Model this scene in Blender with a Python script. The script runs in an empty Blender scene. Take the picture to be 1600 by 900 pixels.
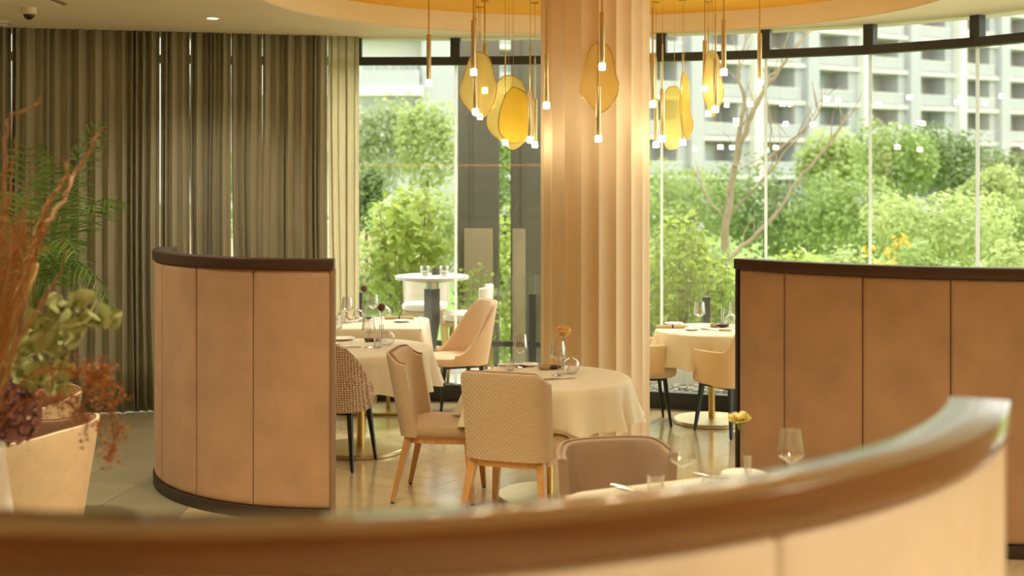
import bpy, math, random
from mathutils import Vector

sc = bpy.context.scene
COLL = sc.collection
PI = math.pi
rad = math.radians
rng = random.Random(11)

# ------------------------------------------------------------------ camera
CAM_Z, HORIZON, FPX = 2.0, 274.0, 2000.0
cam_data = bpy.data.cameras.new('camera')
cam_data.lens = 45.0
cam_data.sensor_width = 36.0
cam_data.shift_y = -(450.0 - HORIZON) / 1600.0
cam_data.clip_end = 600
cam_data.dof.use_dof = True
cam_data.dof.focus_distance = 8.3
cam_data.dof.aperture_fstop = 1.8
cam = bpy.data.objects.new('camera', cam_data)
cam.location = (0, 0, CAM_Z)
cam.rotation_euler = (PI / 2, 0, 0)
COLL.objects.link(cam)
sc.camera = cam

# ------------------------------------------------------------------ world, sun, exposure
world = bpy.data.worlds.new('overcast_sky')
sc.world = world
world.use_nodes = True
wn = world.node_tree.nodes
wn['Background'].inputs['Color'].default_value = (1.0, 0.985, 0.91, 1)
wn['Background'].inputs['Strength'].default_value = 1.42

sun_data = bpy.data.lights.new('sun', 'SUN')
sun_data.energy = 1.75
sun_data.angle = rad(14)
sun_data.color = (1.0, 0.94, 0.82)
sun = bpy.data.objects.new('sun', sun_data)
sun.rotation_euler = (rad(-32), rad(22), 0)
sun.location = (10, 30, 40)
COLL.objects.link(sun)

WARM = (1.0, 0.87, 0.62)
def spot(x, y, energy, z=3.17, size=rad(125), color=WARM, radius=0.09, aim=None):
    d = bpy.data.lights.new('ceiling_spot', 'SPOT')
    d.energy = energy; d.spot_size = size; d.spot_blend = 0.9
    d.shadow_soft_size = radius; d.color = color
    o = bpy.data.objects.new('ceiling_spot', d)
    o.location = (x, y, z)
    if aim is not None:
        o.rotation_euler = (Vector(aim) - Vector((x, y, z))).to_track_quat('-Z', 'Y').to_euler()
    COLL.objects.link(o)
    return o
# unseen ceiling spots added as warm fill (rows above and behind the camera)
for (lx, ly, le) in [(-2.6, 4.6, 105), (-0.6, 4.9, 90), (1.4, 4.6, 62), (3.2, 4.4, 80),
                     (-3.2, 1.8, 55), (-1.1, 1.0, 18), (1.6, 0.8, 120), (3.2, 1.6, 130),
                     (-3.6, 7.4, 120), (-0.7, 6.3, 60), (3.4, 7.0, 40), (0.6, -1.6, 80), (2.8, -1.6, 90), (-2.8, -1.6, 18)]:
    spot(lx, ly, le)

vs = sc.view_settings
vs.view_transform = 'Standard'
vs.look = 'None'
vs.gamma = 1.0
vs.use_curve_mapping = False
vs.exposure = 1.15
try:
    sc.cycles.transparent_max_bounces = 24
    sc.cycles.sample_clamp_indirect = 6.0
    sc.cycles.max_bounces = 10
    sc.cycles.caustics_reflective = False
    sc.cycles.caustics_refractive = False
except Exception:
    pass

# ------------------------------------------------------------------ helpers
def pt(x, y, s):
    """photo pixel + scale (px per metre) -> place in the room"""
    return ((x - 800.0) / s, FPX / s, CAM_Z - (y - HORIZON) / s)

def on(x, y, z):
    """photo pixel on the horizontal plane at height z"""
    s = (y - HORIZON) / (CAM_Z - z)
    return ((x - 800.0) / s, FPX / s, z)

def lin(c):
    out = []
    for v in c:
        v /= 255.0
        out.append(v / 12.92 if v <= 0.04045 else ((v + 0.055) / 1.055) ** 2.4)
    return (out[0], out[1], out[2], 1.0)

MATS = {}
def mat(name, c, rough=0.6, metal=0.0, var=0.12, scale=6.0, bump=0.0, bscale=60.0, stretch=(1, 1, 1),
        sheen=0.0, spec=0.5, objvar=0.0, trans=0.0, emit=0.0, coat=0.0, detail=4.0):
    m = bpy.data.materials.new(name)
    m.use_nodes = True
    nt = m.node_tree; n = nt.nodes; l = nt.links
    b = n['Principled BSDF']
    base = lin(c)
    tc = n.new('ShaderNodeTexCoord')
    mp = n.new('ShaderNodeMapping'); mp.inputs['Scale'].default_value = stretch
    l.new(tc.outputs['Object'], mp.inputs['Vector'])
    no = n.new('ShaderNodeTexNoise'); no.inputs['Scale'].default_value = scale
    no.inputs['Detail'].default_value = detail
    l.new(mp.outputs['Vector'], no.inputs['Vector'])
    mx = n.new('ShaderNodeMix'); mx.data_type = 'RGBA'
    mx.inputs['A'].default_value = tuple(v * (1 - var * 1.6) for v in base[:3]) + (1,)
    mx.inputs['B'].default_value = tuple(min(1, v * (1 + var * 1.6)) for v in base[:3]) + (1,)
    l.new(no.outputs['Fac'], mx.inputs['Factor'])
    colout = mx.outputs['Result']
    if objvar > 0:
        oi = n.new('ShaderNodeObjectInfo')
        mr = n.new('ShaderNodeMapRange')
        mr.inputs['To Min'].default_value = 1 - objvar; mr.inputs['To Max'].default_value = 1 + objvar
        l.new(oi.outputs['Random'], mr.inputs['Value'])
        hs = n.new('ShaderNodeHueSaturation')
        l.new(mr.outputs['Result'], hs.inputs['Value'])
        l.new(colout, hs.inputs['Color'])
        colout = hs.outputs['Color']
    l.new(colout, b.inputs['Base Color'])
    b.inputs['Roughness'].default_value = rough
    b.inputs['Metallic'].default_value = metal
    b.inputs['Specular IOR Level'].default_value = spec
    if sheen:
        b.inputs['Sheen Weight'].default_value = sheen
        b.inputs['Sheen Roughness'].default_value = 0.5
        b.inputs['Sheen Tint'].default_value = tuple(min(1, v * 1.3 + 0.1) for v in base[:3]) + (1,)
    if coat:
        b.inputs['Coat Weight'].default_value = coat
        b.inputs['Coat Roughness'].default_value = 0.12
    if emit:
        b.inputs['Emission Color'].default_value = base
        b.inputs['Emission Strength'].default_value = emit
    if bump:
        n2 = n.new('ShaderNodeTexNoise'); n2.inputs['Scale'].default_value = bscale
        n2.inputs['Detail'].default_value = 3
        l.new(mp.outputs['Vector'], n2.inputs['Vector'])
        bp = n.new('ShaderNodeBump'); bp.inputs['Strength'].default_value = bump
        bp.inputs['Distance'].default_value = 0.01
        l.new(n2.outputs['Fac'], bp.inputs['Height'])
        l.new(bp.outputs['Normal'], b.inputs['Normal'])
    if trans > 0:
        t = n.new('ShaderNodeBsdfTranslucent'); l.new(colout, t.inputs['Color'])
        ms = n.new('ShaderNodeMixShader'); ms.inputs['Fac'].default_value = trans
        l.new(b.outputs['BSDF'], ms.inputs[1]); l.new(t.outputs['BSDF'], ms.inputs[2])
        l.new(ms.outputs['Shader'], n['Material Output'].inputs['Surface'])
    MATS[name] = m
    return m

def glass(name, tint=(0.97, 0.98, 0.97), ior=1.45, rough=0.0, power=4.0, fac_add=0.0):
    m = bpy.data.materials.new(name); m.use_nodes = True
    nt = m.node_tree; n = nt.nodes; l = nt.links
    n.remove(n['Principled BSDF'])
    tr = n.new('ShaderNodeBsdfTransparent'); tr.inputs['Color'].default_value = tint + (1,)
    gl = n.new('ShaderNodeBsdfGlossy'); gl.inputs['Roughness'].default_value = rough
    lw = n.new('ShaderNodeLayerWeight'); lw.inputs['Blend'].default_value = 0.5
    pw = n.new('ShaderNodeMath'); pw.operation = 'POWER'; pw.inputs[1].default_value = power
    l.new(lw.outputs['Facing'], pw.inputs[0])
    f0 = ((ior - 1) / (ior + 1)) ** 2 + fac_add
    ad = n.new('ShaderNodeMath'); ad.operation = 'MULTIPLY_ADD'; ad.use_clamp = True
    ad.inputs[1].default_value = 1 - f0; ad.inputs[2].default_value = f0
    l.new(pw.outputs[0], ad.inputs[0])
    ms = n.new('ShaderNodeMixShader')
    fac = ad.outputs[0]
    l.new(fac, ms.inputs['Fac'])
    l.new(tr.outputs['BSDF'], ms.inputs[1]); l.new(gl.outputs['BSDF'], ms.inputs[2])
    l.new(ms.outputs['Shader'], n['Material Output'].inputs['Surface'])
    MATS[name] = m
    return m

def tinted_plate(name, c):
    """coloured translucent art-glass"""
    m = bpy.data.materials.new(name); m.use_nodes = True
    nt = m.node_tree; n = nt.nodes; l = nt.links
    b = n['Principled BSDF']; b.inputs['Base Color'].default_value = lin(c); b.inputs['Roughness'].default_value = 0.25
    tl = n.new('ShaderNodeBsdfTranslucent'); tl.inputs['Color'].default_value = lin(c)
    tr = n.new('ShaderNodeBsdfTransparent'); tr.inputs['Color'].default_value = lin((250, 234, 160))
    a = n.new('ShaderNodeMixShader'); a.inputs['Fac'].default_value = 0.55
    l.new(b.outputs['BSDF'], a.inputs[1]); l.new(tl.outputs['BSDF'], a.inputs[2])
    q = n.new('ShaderNodeMixShader'); q.inputs['Fac'].default_value = 0.6
    l.new(a.outputs['Shader'], q.inputs[1]); l.new(tr.outputs['BSDF'], q.inputs[2])
    l.new(q.outputs['Shader'], n['Material Output'].inputs['Surface'])
    MATS[name] = m
    return m

def emitter(name, c, strength):
    m = bpy.data.materials.new(name); m.use_nodes = True
    n = m.node_tree.nodes
    b = n['Principled BSDF']
    b.inputs['Base Color'].default_value = lin(c)
    b.inputs['Emission Color'].default_value = lin(c); b.inputs['Emission Strength'].default_value = strength
    MATS[name] = m
    return m

def weave(name, c1, c2, scale, mixmode='tweed', rough=0.85, bump=0.4):
    """woven upholstery: crossed thread bands with slubs"""
    m = bpy.data.materials.new(name); m.use_nodes = True
    nt = m.node_tree; n = nt.nodes; l = nt.links
    b = n['Principled BSDF']; b.inputs['Roughness'].default_value = rough
    b.inputs['Sheen Weight'].default_value = 0.2
    tc = n.new('ShaderNodeTexCoord')
    def wv(dirn, sc_, dist):
        w = n.new('ShaderNodeTexWave'); w.wave_type = 'BANDS'; w.bands_direction = dirn
        w.inputs['Scale'].default_value = sc_; w.inputs['Distortion'].default_value = dist
        w.inputs['Detail'].default_value = 2; w.inputs['Detail Scale'].default_value = 2.5
        l.new(tc.outputs['Object'], w.inputs['Vector'])
        return w
    if mixmode == 'tweed':
        w1 = wv('Z', scale, 3.0); w2 = wv('X', scale, 3.0)
        mt = n.new('ShaderNodeMath'); mt.operation = 'MULTIPLY'
    else:
        w1 = wv('DIAGONAL', scale, 1.5)
        w2 = wv('Z', scale * 1.2, 2.5)
        mt = n.new('ShaderNodeMath'); mt.operation = 'ADD'
    l.new(w1.outputs['Fac'], mt.inputs[0]); l.new(w2.outputs['Fac'], mt.inputs[1])
    mr = n.new('ShaderNodeMapRange')
    mr.inputs['From Min'].default_value = 0.0
    mr.inputs['From Max'].default_value = 0.6 if mixmode == 'tweed' else 2.0
    l.new(mt.outputs[0], mr.inputs['Value'])
    no = n.new('ShaderNodeTexNoise'); no.inputs['Scale'].default_value = 40
    l.new(tc.outputs['Object'], no.inputs['Vector'])
    av = n.new('ShaderNodeMath'); av.operation = 'MULTIPLY_ADD'; av.use_clamp = True
    l.new(mr.outputs['Result'], av.inputs[0]); av.inputs[1].default_value = 0.75
    sb = n.new('ShaderNodeMath'); sb.operation = 'MULTIPLY'; sb.inputs[1].default_value = 0.3
    l.new(no.outputs['Fac'], sb.inputs[0]); l.new(sb.outputs[0], av.inputs[2])
    mx = n.new('ShaderNodeMix'); mx.data_type = 'RGBA'
    mx.inputs['A'].default_value = lin(c1); mx.inputs['B'].default_value = lin(c2)
    l.new(av.outputs[0], mx.inputs['Factor']); l.new(mx.outputs['Result'], b.inputs['Base Color'])
    bp = n.new('ShaderNodeBump'); bp.inputs['Strength'].default_value = bump; bp.inputs['Distance'].default_value = 0.006
    l.new(av.outputs[0], bp.inputs['Height']); l.new(bp.outputs['Normal'], b.inputs['Normal'])
    MATS[name] = m
    return m

# materials -----------------------------------------------------------
mat('velvet_tan', (170, 136, 106), 0.75, var=0.16, scale=5, bump=0.15, bscale=120, sheen=0.35)
mat('velvet_cream', (232, 218, 200), 0.75, var=0.08, scale=5, bump=0.12, bscale=120, sheen=0.3)
mat('cap_wood', (118, 76, 38), 0.2, var=0.2, scale=5, stretch=(1, 1, 8), coat=0.8)
mat('cap_wood_dark', (62, 38, 27), 0.42, var=0.18, scale=6, stretch=(1, 1, 8))
mat('plinth_dark', (50, 38, 30), 0.5, var=0.1)
mat('trim_bronze', (140, 110, 84), 0.45, var=0.08)
mat('curtain_linen', (180, 175, 152), 0.9, var=0.1, scale=30, stretch=(1, 1, 0.12), bump=0.2, bscale=220, trans=0.22)
mat('sheer_linen', (230, 222, 198), 0.9, var=0.06, scale=30, stretch=(1, 1, 0.12), trans=0.78)
mat('plaster', (226, 214, 186), 0.8, var=0.02)
mat('plaster_warm', (238, 224, 188), 0.8, var=0.02)
mat('yellow_paint', (232, 168, 36), 0.65, var=0.03)
mat('column_plaster', (228, 206, 170), 0.7, var=0.04, scale=3)
mat('wall_paint', (198, 176, 144), 0.8, var=0.04)
mat('wall_mural', (84, 80, 72), 0.8, var=0.1)
mat('floor_wood', (210, 188, 146), 0.17, var=0.14, scale=4, stretch=(1, 9, 1), bump=0.04, bscale=25, objvar=0.06, detail=8, coat=0.7)
mat('floor_stone', (150, 142, 116), 0.3, var=0.12, scale=3, bump=0.04, bscale=18, objvar=0.06, detail=8)
mat('grout', (96, 80, 60), 0.6, var=0.1)
mat('frame_dark', (44, 46, 42), 0.45, var=0.06)
mat('joint_white', (248, 250, 248), 0.4, var=0.01, trans=0.7)
mat('brass', (208, 180, 108), 0.28, metal=1.0, var=0.06)
mat('brass_satin', (212, 198, 152), 0.4, metal=1.0, var=0.05)
mat('oak', (190, 142, 84), 0.42, var=0.22, scale=7, stretch=(6, 6, 0.7), coat=0.15)
mat('black_wood', (24, 32, 32), 0.4, var=0.1)
mat('tablecloth', (232, 222, 194), 0.8, var=0.03, bump=0.08, bscale=300, trans=0.12)
mat('fabric_taupe', (180, 152, 116), 0.8, var=0.08, scale=9, sheen=0.3)
mat('fabric_pink', (222, 192, 160), 0.8, var=0.05, sheen=0.3)
mat('fabric_cream', (226, 200, 156), 0.8, var=0.04, sheen=0.2)
mat('fabric_seat_cream', (226, 204, 182), 0.8, var=0.04, sheen=0.2)
mat('fabric_ivory', (218, 196, 164), 0.85, var=0.08, scale=14, bump=0.3, bscale=160)
mat('fabric_brown', (126, 92, 66), 0.8, var=0.1, sheen=0.2)
mat('velvet_mink', (148, 124, 100), 0.75, var=0.12, scale=6, sheen=0.5)
mat('piping', (150, 104, 72), 0.7, var=0.05)
mat('rubber', (30, 24, 20), 0.6, var=0.05)
weave('weave_back', (160, 138, 108), (214, 192, 160), 26, 'basket')
weave('tweed', (118, 84, 58), (238, 212, 178), 20, 'tweed')
mat('porcelain', (240, 234, 222), 0.25, var=0.02)
mat('napkin', (240, 230, 214), 0.8, var=0.03)
mat('napkin_tan', (220, 196, 150), 0.8, var=0.03)
mat('steel', (205, 200, 196), 0.2, metal=1.0, var=0.02)
mat('stone_dark', (70, 44, 38), 0.6, var=0.15)
mat('dish_sand', (196, 168, 122), 0.6, var=0.1)
mat('candle_dark', (96, 94, 80), 0.5, var=0.1)
mat('wax', (240, 232, 214), 0.5, var=0.02)
mat('stem_green', (110, 130, 60), 0.6, var=0.1)
mat('thistle', (112, 64, 60), 0.8, var=0.25, scale=40)
mat('rose_peach', (250, 200, 146), 0.6, var=0.12, scale=20, trans=0.25)
mat('rose_yellow', (250, 216, 146), 0.6, var=0.08, scale=20, trans=0.25)
mat('carnation', (250, 224, 146), 0.6, var=0.15, scale=30, trans=0.25)
mat('willow', (162, 118, 74), 0.7, var=0.25, scale=20)
mat('dried_grass', (176, 130, 72), 0.8, var=0.25, scale=20, trans=0.2)
mat('rust_fern', (172, 114, 64), 0.85, var=0.25, scale=30, trans=0.2)
mat('eucalyptus', (164, 170, 112), 0.7, var=0.2, scale=10, trans=0.2)
mat('hydrangea', (160, 116, 120), 0.8, var=0.3, scale=30, trans=0.15)
mat('cattail', (216, 182, 122), 0.8, var=0.1, scale=30)
mat('palm_green', (108, 140, 62), 0.55, var=0.25, scale=8, trans=0.3)
mat('soil', (60, 46, 34), 0.95, var=0.2)
mat('planter_wood', (70, 50, 36), 0.5, var=0.15)
mat('vase_white', (236, 232, 226), 0.35, var=0.02)
mat('plastic_white', (222, 214, 196), 0.45, var=0.02)
mat('plastic_black', (16, 18, 20), 0.12, var=0.02)
mat('terrace_stone', (196, 192, 180), 0.7, var=0.08, scale=4)
mat('kerb', (222, 222, 210), 0.7, var=0.05)
mat('gravel', (150, 145, 130), 0.9, var=0.3, scale=60)
mat('lawn', (122, 146, 74), 0.95, var=0.2, scale=0.6)
mat('asphalt', (150, 148, 140), 0.9, var=0.1)
mat('bark_pale', (150, 134, 108), 0.85, var=0.2, scale=12)
mat('bark', (98, 82, 62), 0.9, var=0.2, scale=12)
mat('leaf_bright', (178, 194, 96), 0.45, var=0.3, scale=1.6, trans=0.45, objvar=0.22)
mat('leaf_mid', (152, 174, 102), 0.5, var=0.3, scale=0.7, trans=0.45)
mat('leaf_deep', (124, 148, 88), 0.5, var=0.28, scale=0.8, trans=0.4)
mat('leaf_pale', (178, 192, 124), 0.5, var=0.25, scale=0.6, trans=0.45)
mat('leaf_grey', (162, 174, 124), 0.5, var=0.22, scale=0.6, trans=0.4)
mat('leaf_yellow', (226, 196, 70), 0.5, var=0.2, trans=0.4)
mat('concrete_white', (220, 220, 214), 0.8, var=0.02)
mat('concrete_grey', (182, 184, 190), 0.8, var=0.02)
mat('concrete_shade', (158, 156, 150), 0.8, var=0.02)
mat('pillar_dark', (96, 92, 76), 0.5, var=0.08)
mat('reflection_tan', (158, 142, 112), 0.7, var=0.04)  # tone of the room's reflection, put into the colour
mat('pink_wall', (222, 196, 176), 0.8, var=0.05)
mat('far_glass', (172, 186, 186), 0.15, var=0.08, scale=0.5)
mat('far_dark', (110, 112, 106), 0.5, var=0.12, scale=0.4)
mat('stool_white', (236, 230, 214), 0.6, var=0.03)
mat('stool_wood', (206, 180, 140), 0.5, var=0.1)
mat('terrazzo', (210, 208, 196), 0.4, var=0.08, scale=60)
glass('pane_glass', (0.96, 0.975, 0.955), 1.5)
glass('rail_glass', (0.92, 0.95, 0.92), 1.5)
glass('ware_glass', (0.975, 0.975, 0.97), 1.6, rough=0.04, power=1.6, fac_add=0.05)
tinted_plate('amber_plate', (252, 244, 196))
tinted_plate('gold_plate', (250, 226, 120))
emitter('lamp_cube', (255, 238, 200), 26.0)
emitter('downlight_lens', (255, 240, 205), 6.0)
emitter('led_strip', (255, 150, 50), 5.0)

class MB:
    def __init__(self):
        self.v = []; self.f = []
    def box(self, cx, cy, cz, sx, sy, sz, rz=0.0):
        i = len(self.v); c, s = math.cos(rz), math.sin(rz)
        for dz in (-1, 1):
            for dx, dy in ((-1, -1), (1, -1), (1, 1), (-1, 1)):
                x, y = dx * sx / 2, dy * sy / 2
                self.v.append((cx + x * c - y * s, cy + x * s + y * c, cz + dz * sz / 2))
        self.f += [(i, i+3, i+2, i+1), (i+4, i+5, i+6, i+7), (i, i+1, i+5, i+4), (i+1, i+2, i+6, i+5), (i+2, i+3, i+7, i+6), (i+3, i, i+4, i+7)]
        return self
    def tube(self, pts, radii, n=8, cap=True, squash=1.0):
        pts = [Vector(p) for p in pts]
        if not isinstance(radii, (list, tuple)):
            radii = [radii] * len(pts)
        base = len(self.v); ref = None
        for k, p in enumerate(pts):
            a = pts[max(0, k - 1)]; b = pts[min(len(pts) - 1, k + 1)]
            d = (b - a).normalized()
            if ref is None:
                up = Vector((0, 0, 1)) if abs(d.z) < 0.9 else Vector((0, 1, 0))
                ref = d.cross(up).normalized()
            e1 = (ref - d * ref.dot(d))
            if e1.length < 1e-6:
                e1 = d.cross(Vector((1, 0, 0)))
            e1.normalize(); ref = e1
            e2 = d.cross(e1)
            for j in range(n):
                t = 2 * PI * (j + 0.5) / n
                q = p + (e1 * math.cos(t) + e2 * math.sin(t) * squash) * radii[k]
                self.v.append(tuple(q))
        for k in range(len(pts) - 1):
            for j in range(n):
                a = base + k * n + j; b = base + k * n + (j + 1) % n
                self.f.append((a, b, b + n, a + n))
        if cap:
            self.f.append(tuple(base + j for j in reversed(range(n))))
            self.f.append(tuple(base + (len(pts) - 1) * n + j for j in range(n)))
        return self
    def lathe(self, prof, n=24, cx=0, cy=0, z0=0, cap0=True, cap1=True):
        base = len(self.v)
        for (r, z) in prof:
            for j in range(n):
                t = 2 * PI * j / n
                self.v.append((cx + r * math.cos(t), cy + r * math.sin(t), z0 + z))
        for k in range(len(prof) - 1):
            for j in range(n):
                a = base + k * n + j; b = base + k * n + (j + 1) % n
                self.f.append((a, b, b + n, a + n))
        if cap0 and prof[0][0] > 1e-5: self.f.append(tuple(base + j for j in reversed(range(n))))
        if cap1 and prof[-1][0] > 1e-5: self.f.append(tuple(base + (len(prof) - 1) * n + j for j in range(n)))
        return self
    def grid(self, fn, nu, nv, closed_u=False):
        """fn(i, j) -> point"""
        base = len(self.v)
        for j in range(nv):
            for i in range(nu):
                self.v.append(tuple(fn(i, j)))
        for j in range(nv - 1):
            for i in range(nu if closed_u else nu - 1):
                i2 = (i + 1) % nu
                self.f.append((base + j * nu + i, base + j * nu + i2, base + (j + 1) * nu + i2, base + (j + 1) * nu + i))
        return self
    def prism(self, poly, z0, z1):
        b = len(self.v); n = len(poly)
        for (x, y) in poly: self.v.append((x, y, z0))
        for (x, y) in poly: self.v.append((x, y, z1))
        self.f.append(tuple(b + k for k in reversed(range(n))))
        self.f.append(tuple(b + n + k for k in range(n)))
        for k in range(n):
            q = (k + 1) % n
            self.f.append((b + k, b + q, b + n + q, b + n + k))
        return self
    def arc(self, cx, cy, r0, r1, a0, a1, z0, z1, n=24, chamfer=0.0):
        """closed arc-shaped bar; section is (r0..r1) x (z0..z1) with chamfered corners"""
        c = chamfer
        if c > 0:
            sec = [(r0 + c, z0), (r1 - c, z0), (r1 - .3*c, z0 + .3*c), (r1, z0 + c), (r1, z1 - c), (r1 - .3*c, z1 - .3*c), (r1 - c, z1), (r0 + c, z1), (r0 + .3*c, z1 - .3*c), (r0, z1 - c), (r0, z0 + c), (r0 + .3*c, z0 + .3*c)]
        else:
            sec = [(r0, z0), (r1, z0), (r1, z1), (r0, z1)]
        m = len(sec); b = len(self.v)
        for k in range(n + 1):
            t = a0 + (a1 - a0) * k / n
            for (r, z) in sec:
                self.v.append((cx + r * math.cos(t), cy + r * math.sin(t), z))
        for k in range(n):
            for j in range(m):
                q = (j + 1) % m
                self.f.append((b + k*m + j, b + k*m + q, b + (k+1)*m + q, b + (k+1)*m + j))
        self.f.append(tuple(b + j for j in reversed(range(m))))
        self.f.append(tuple(b + n*m + j for j in range(m)))
        return self
    def mesh(self, name, material, smooth=True, angle=40):
        me = bpy.data.meshes.new(name)
        me.from_pydata(self.v, [], self.f)
        me.update()
        if material is not None:
            me.materials.append(MATS[material])
        if smooth:
            me.polygons.foreach_set('use_smooth', [True] * len(me.polygons))
            try: me.set_sharp_from_angle(angle=rad(angle))
            except Exception: pass
        return me
    def build(self, name, material, parent=None, smooth=True, angle=40, bevel=0.0, fixn=False):
        me = self.mesh(name, material, smooth, angle)
        if fixn:
            import bmesh
            bm = bmesh.new(); bm.from_mesh(me)
            bmesh.ops.recalc_face_normals(bm, faces=bm.faces)
            bm.to_mesh(me); bm.free()
        return link(name, me, parent, bevel)

def link(name, me, parent=None, bevel=0.0):
    o = bpy.data.objects.new(name, me)
    COLL.objects.link(o)
    if parent is not None: o.parent = parent
    if bevel > 0:
        md = o.modifiers.new('bevel', 'BEVEL'); md.width = bevel; md.segments = 2; md.limit_method = 'ANGLE'
    return o

def tag(o, label, cat=None, group=None, kind=None):
    if label: o['label'] = label
    if cat: o['category'] = cat
    if group: o['group'] = group
    if kind: o['kind'] = kind
    return o

def thing(name, label, cat, loc=(0, 0, 0), rz=0.0, group=None, kind=None):
    o = bpy.data.objects.new(name, None)
    o.empty_display_size = 0.1
    COLL.objects.link(o)
    o.location = loc; o.rotation_euler = (0, 0, rz)
    return tag(o, label, cat, group, kind)

def dup(root, loc, rz=0.0, label=None):
    r = root.copy(); COLL.objects.link(r)
    r.location = loc; r.rotation_euler = (0, 0, rz)
    if label: r['label'] = label
    for ch in list(root.children):
        c = ch.copy(); COLL.objects.link(c); c.parent = r
        for g in list(ch.children):
            d = g.copy(); COLL.objects.link(d); d.parent = c
    return r

# ================================================================== THE ROOM
CEIL = 3.22
WIN = [(-4.9, 10.75), (-4.02, 10.97), (-3.14, 11.17), (-2.26, 11.32), (-1.38, 11.40), (-0.5, 11.38), (0.4, 11.26),
       (1.29, 11.03), (2.13, 10.74), (2.9, 10.36), (3.55, 9.76), (4.05, 9.02), (4.36, 8.18), (4.5, 7.3), (4.55, 6.4)]
ROOM = [(-5.6, -3.0), (4.55, -3.0)] + list(reversed(WIN)) + [(-5.6, 10.57)]     # counter-clockwise

def clip(poly, cl):
    out = list(poly)
    for k in range(len(cl)):
        ax, ay = cl[k]; bx, by = cl[(k + 1) % len(cl)]
        inp, out = out, []
        if not inp: return []
        def side(p): return (bx - ax) * (p[1] - ay) - (by - ay) * (p[0] - ax)
        for i in range(len(inp)):
            p, q = inp[i], inp[(i + 1) % len(inp)]
            sp, sq = side(p), side(q)
            if sp >= 0: out.append(p)
            if (sp >= 0) != (sq >= 0):
                t = sp / (sp - sq)
                out.append((p[0] + (q[0] - p[0]) * t, p[1] + (q[1] - p[1]) * t))
    return out

def area(poly):
    return 0.5 * sum(poly[k][0] * poly[(k+1) % len(poly)][1] - poly[(k+1) % len(poly)][0] * poly[k][1] for k in range(len(poly)))

# floor slab with its laid pieces
mb = MB().prism(ROOM, -0.15, -0.003)
floor = mb.build('floor', 'grout', smooth=False)
tag(floor, 'polished floor of herringbone wood and grey stone tiles', kind='structure')
SPLIT = -1.95
wood_zone = clip(ROOM, [(SPLIT, 3.6), (6, 3.6), (6, 12), (SPLIT, 12)])
stone_zone = clip(ROOM, [(-5.6, 3.6), (SPLIT - 0.004, 3.6), (SPLIT - 0.004, 12), (-5.6, 12)])
def piece(poly, name, m):
    if len(poly) < 3 or area(poly) < 0.004: return
    cx = sum(p[0] for p in poly) / len(poly); cy = sum(p[1] for p in poly) / len(poly)
    a = MB().prism([(x - cx, y - cy) for x, y in poly], -0.0028, 0.0)
    o = a.build(name, m, floor, smooth=False)
    o.location = (cx, cy, 0)
    return o
PW, PN, GAP = 0.17, 6, 0.0025
ca, sa = math.cos(rad(52)), math.sin(rad(52))
n_plank = 0
for gx in range(-60, 90):
    for gy in range(-60, 110):
        d = (gx - gy) % (2 * PN)
        if d == 0: w, h = PN, 1
        elif d == 2 * PN - 1: w, h = 1, PN
        else: continue
        x0, y0, x1, y1 = gx * PW + GAP/2, gy * PW + GAP/2, (gx + w) * PW - GAP/2, (gy + h) * PW - GAP/2
        poly = [(x0, y0), (x1, y0), (x1, y1), (x0, y1)]
        poly = [(x * ca - y * sa, 5.0 + x * sa + y * ca) for x, y in poly]
        mx_, my_ = sum(p[0] for p in poly) / 4, sum(p[1] for p in poly) / 4
        if not (SPLIT - 1 < mx_ < 5.5 and 3 < my_ < 12.2): continue
        poly = clip(poly, wood_zone)
        if len(poly) < 3 or area(poly) < 0.004: continue
        # planks keep their grain along their length
        ang = rad(52) + (0 if h == PN else -PI / 2)
        cx = sum(p[0] for p in poly) / len(poly); cy = sum(p[1] for p in poly) / len(poly)
        c2, s2 = math.cos(-ang), math.sin(-ang)
        loc = [((x - cx) * c2 - (y - cy) * s2, (x - cx) * s2 + (y - cy) * c2) for x, y in poly]
        o = MB().prism(loc, -0.0028, 0.0).build('plank', 'floor_wood', floor, smooth=False)
        o.location = (cx, cy, 0); o.rotation_euler = (0, 0, ang)
        n_plank += 1
ca, sa = math.cos(rad(-9)), math.sin(rad(-9))
for gx in range(-10, 10):
    for gy in range(-4, 14):
        off = 0.45 if gy % 2 else 0.0
        x0, y0 = gx * 0.9 + off + .002, gy * 0.9 + .002
        poly = [(x0, y0), (x0 + .896, y0), (x0 + .896, y0 + .896), (x0, y0 + .896)]
        poly = [(-4 + x * ca - y * sa, 4 + x * sa + y * ca) for x, y in poly]
        piece(clip(poly, stone_zone), 'tile', 'floor_stone')
# plain floor towards the camera, out of view
MB().prism([(-5.58, -2.98), (4.53, -2.98), (4.53, 3.598), (-5.58, 3.598)], -0.0028, 0.0).build('plank', 'floor_wood', floor, smooth=False)

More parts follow.
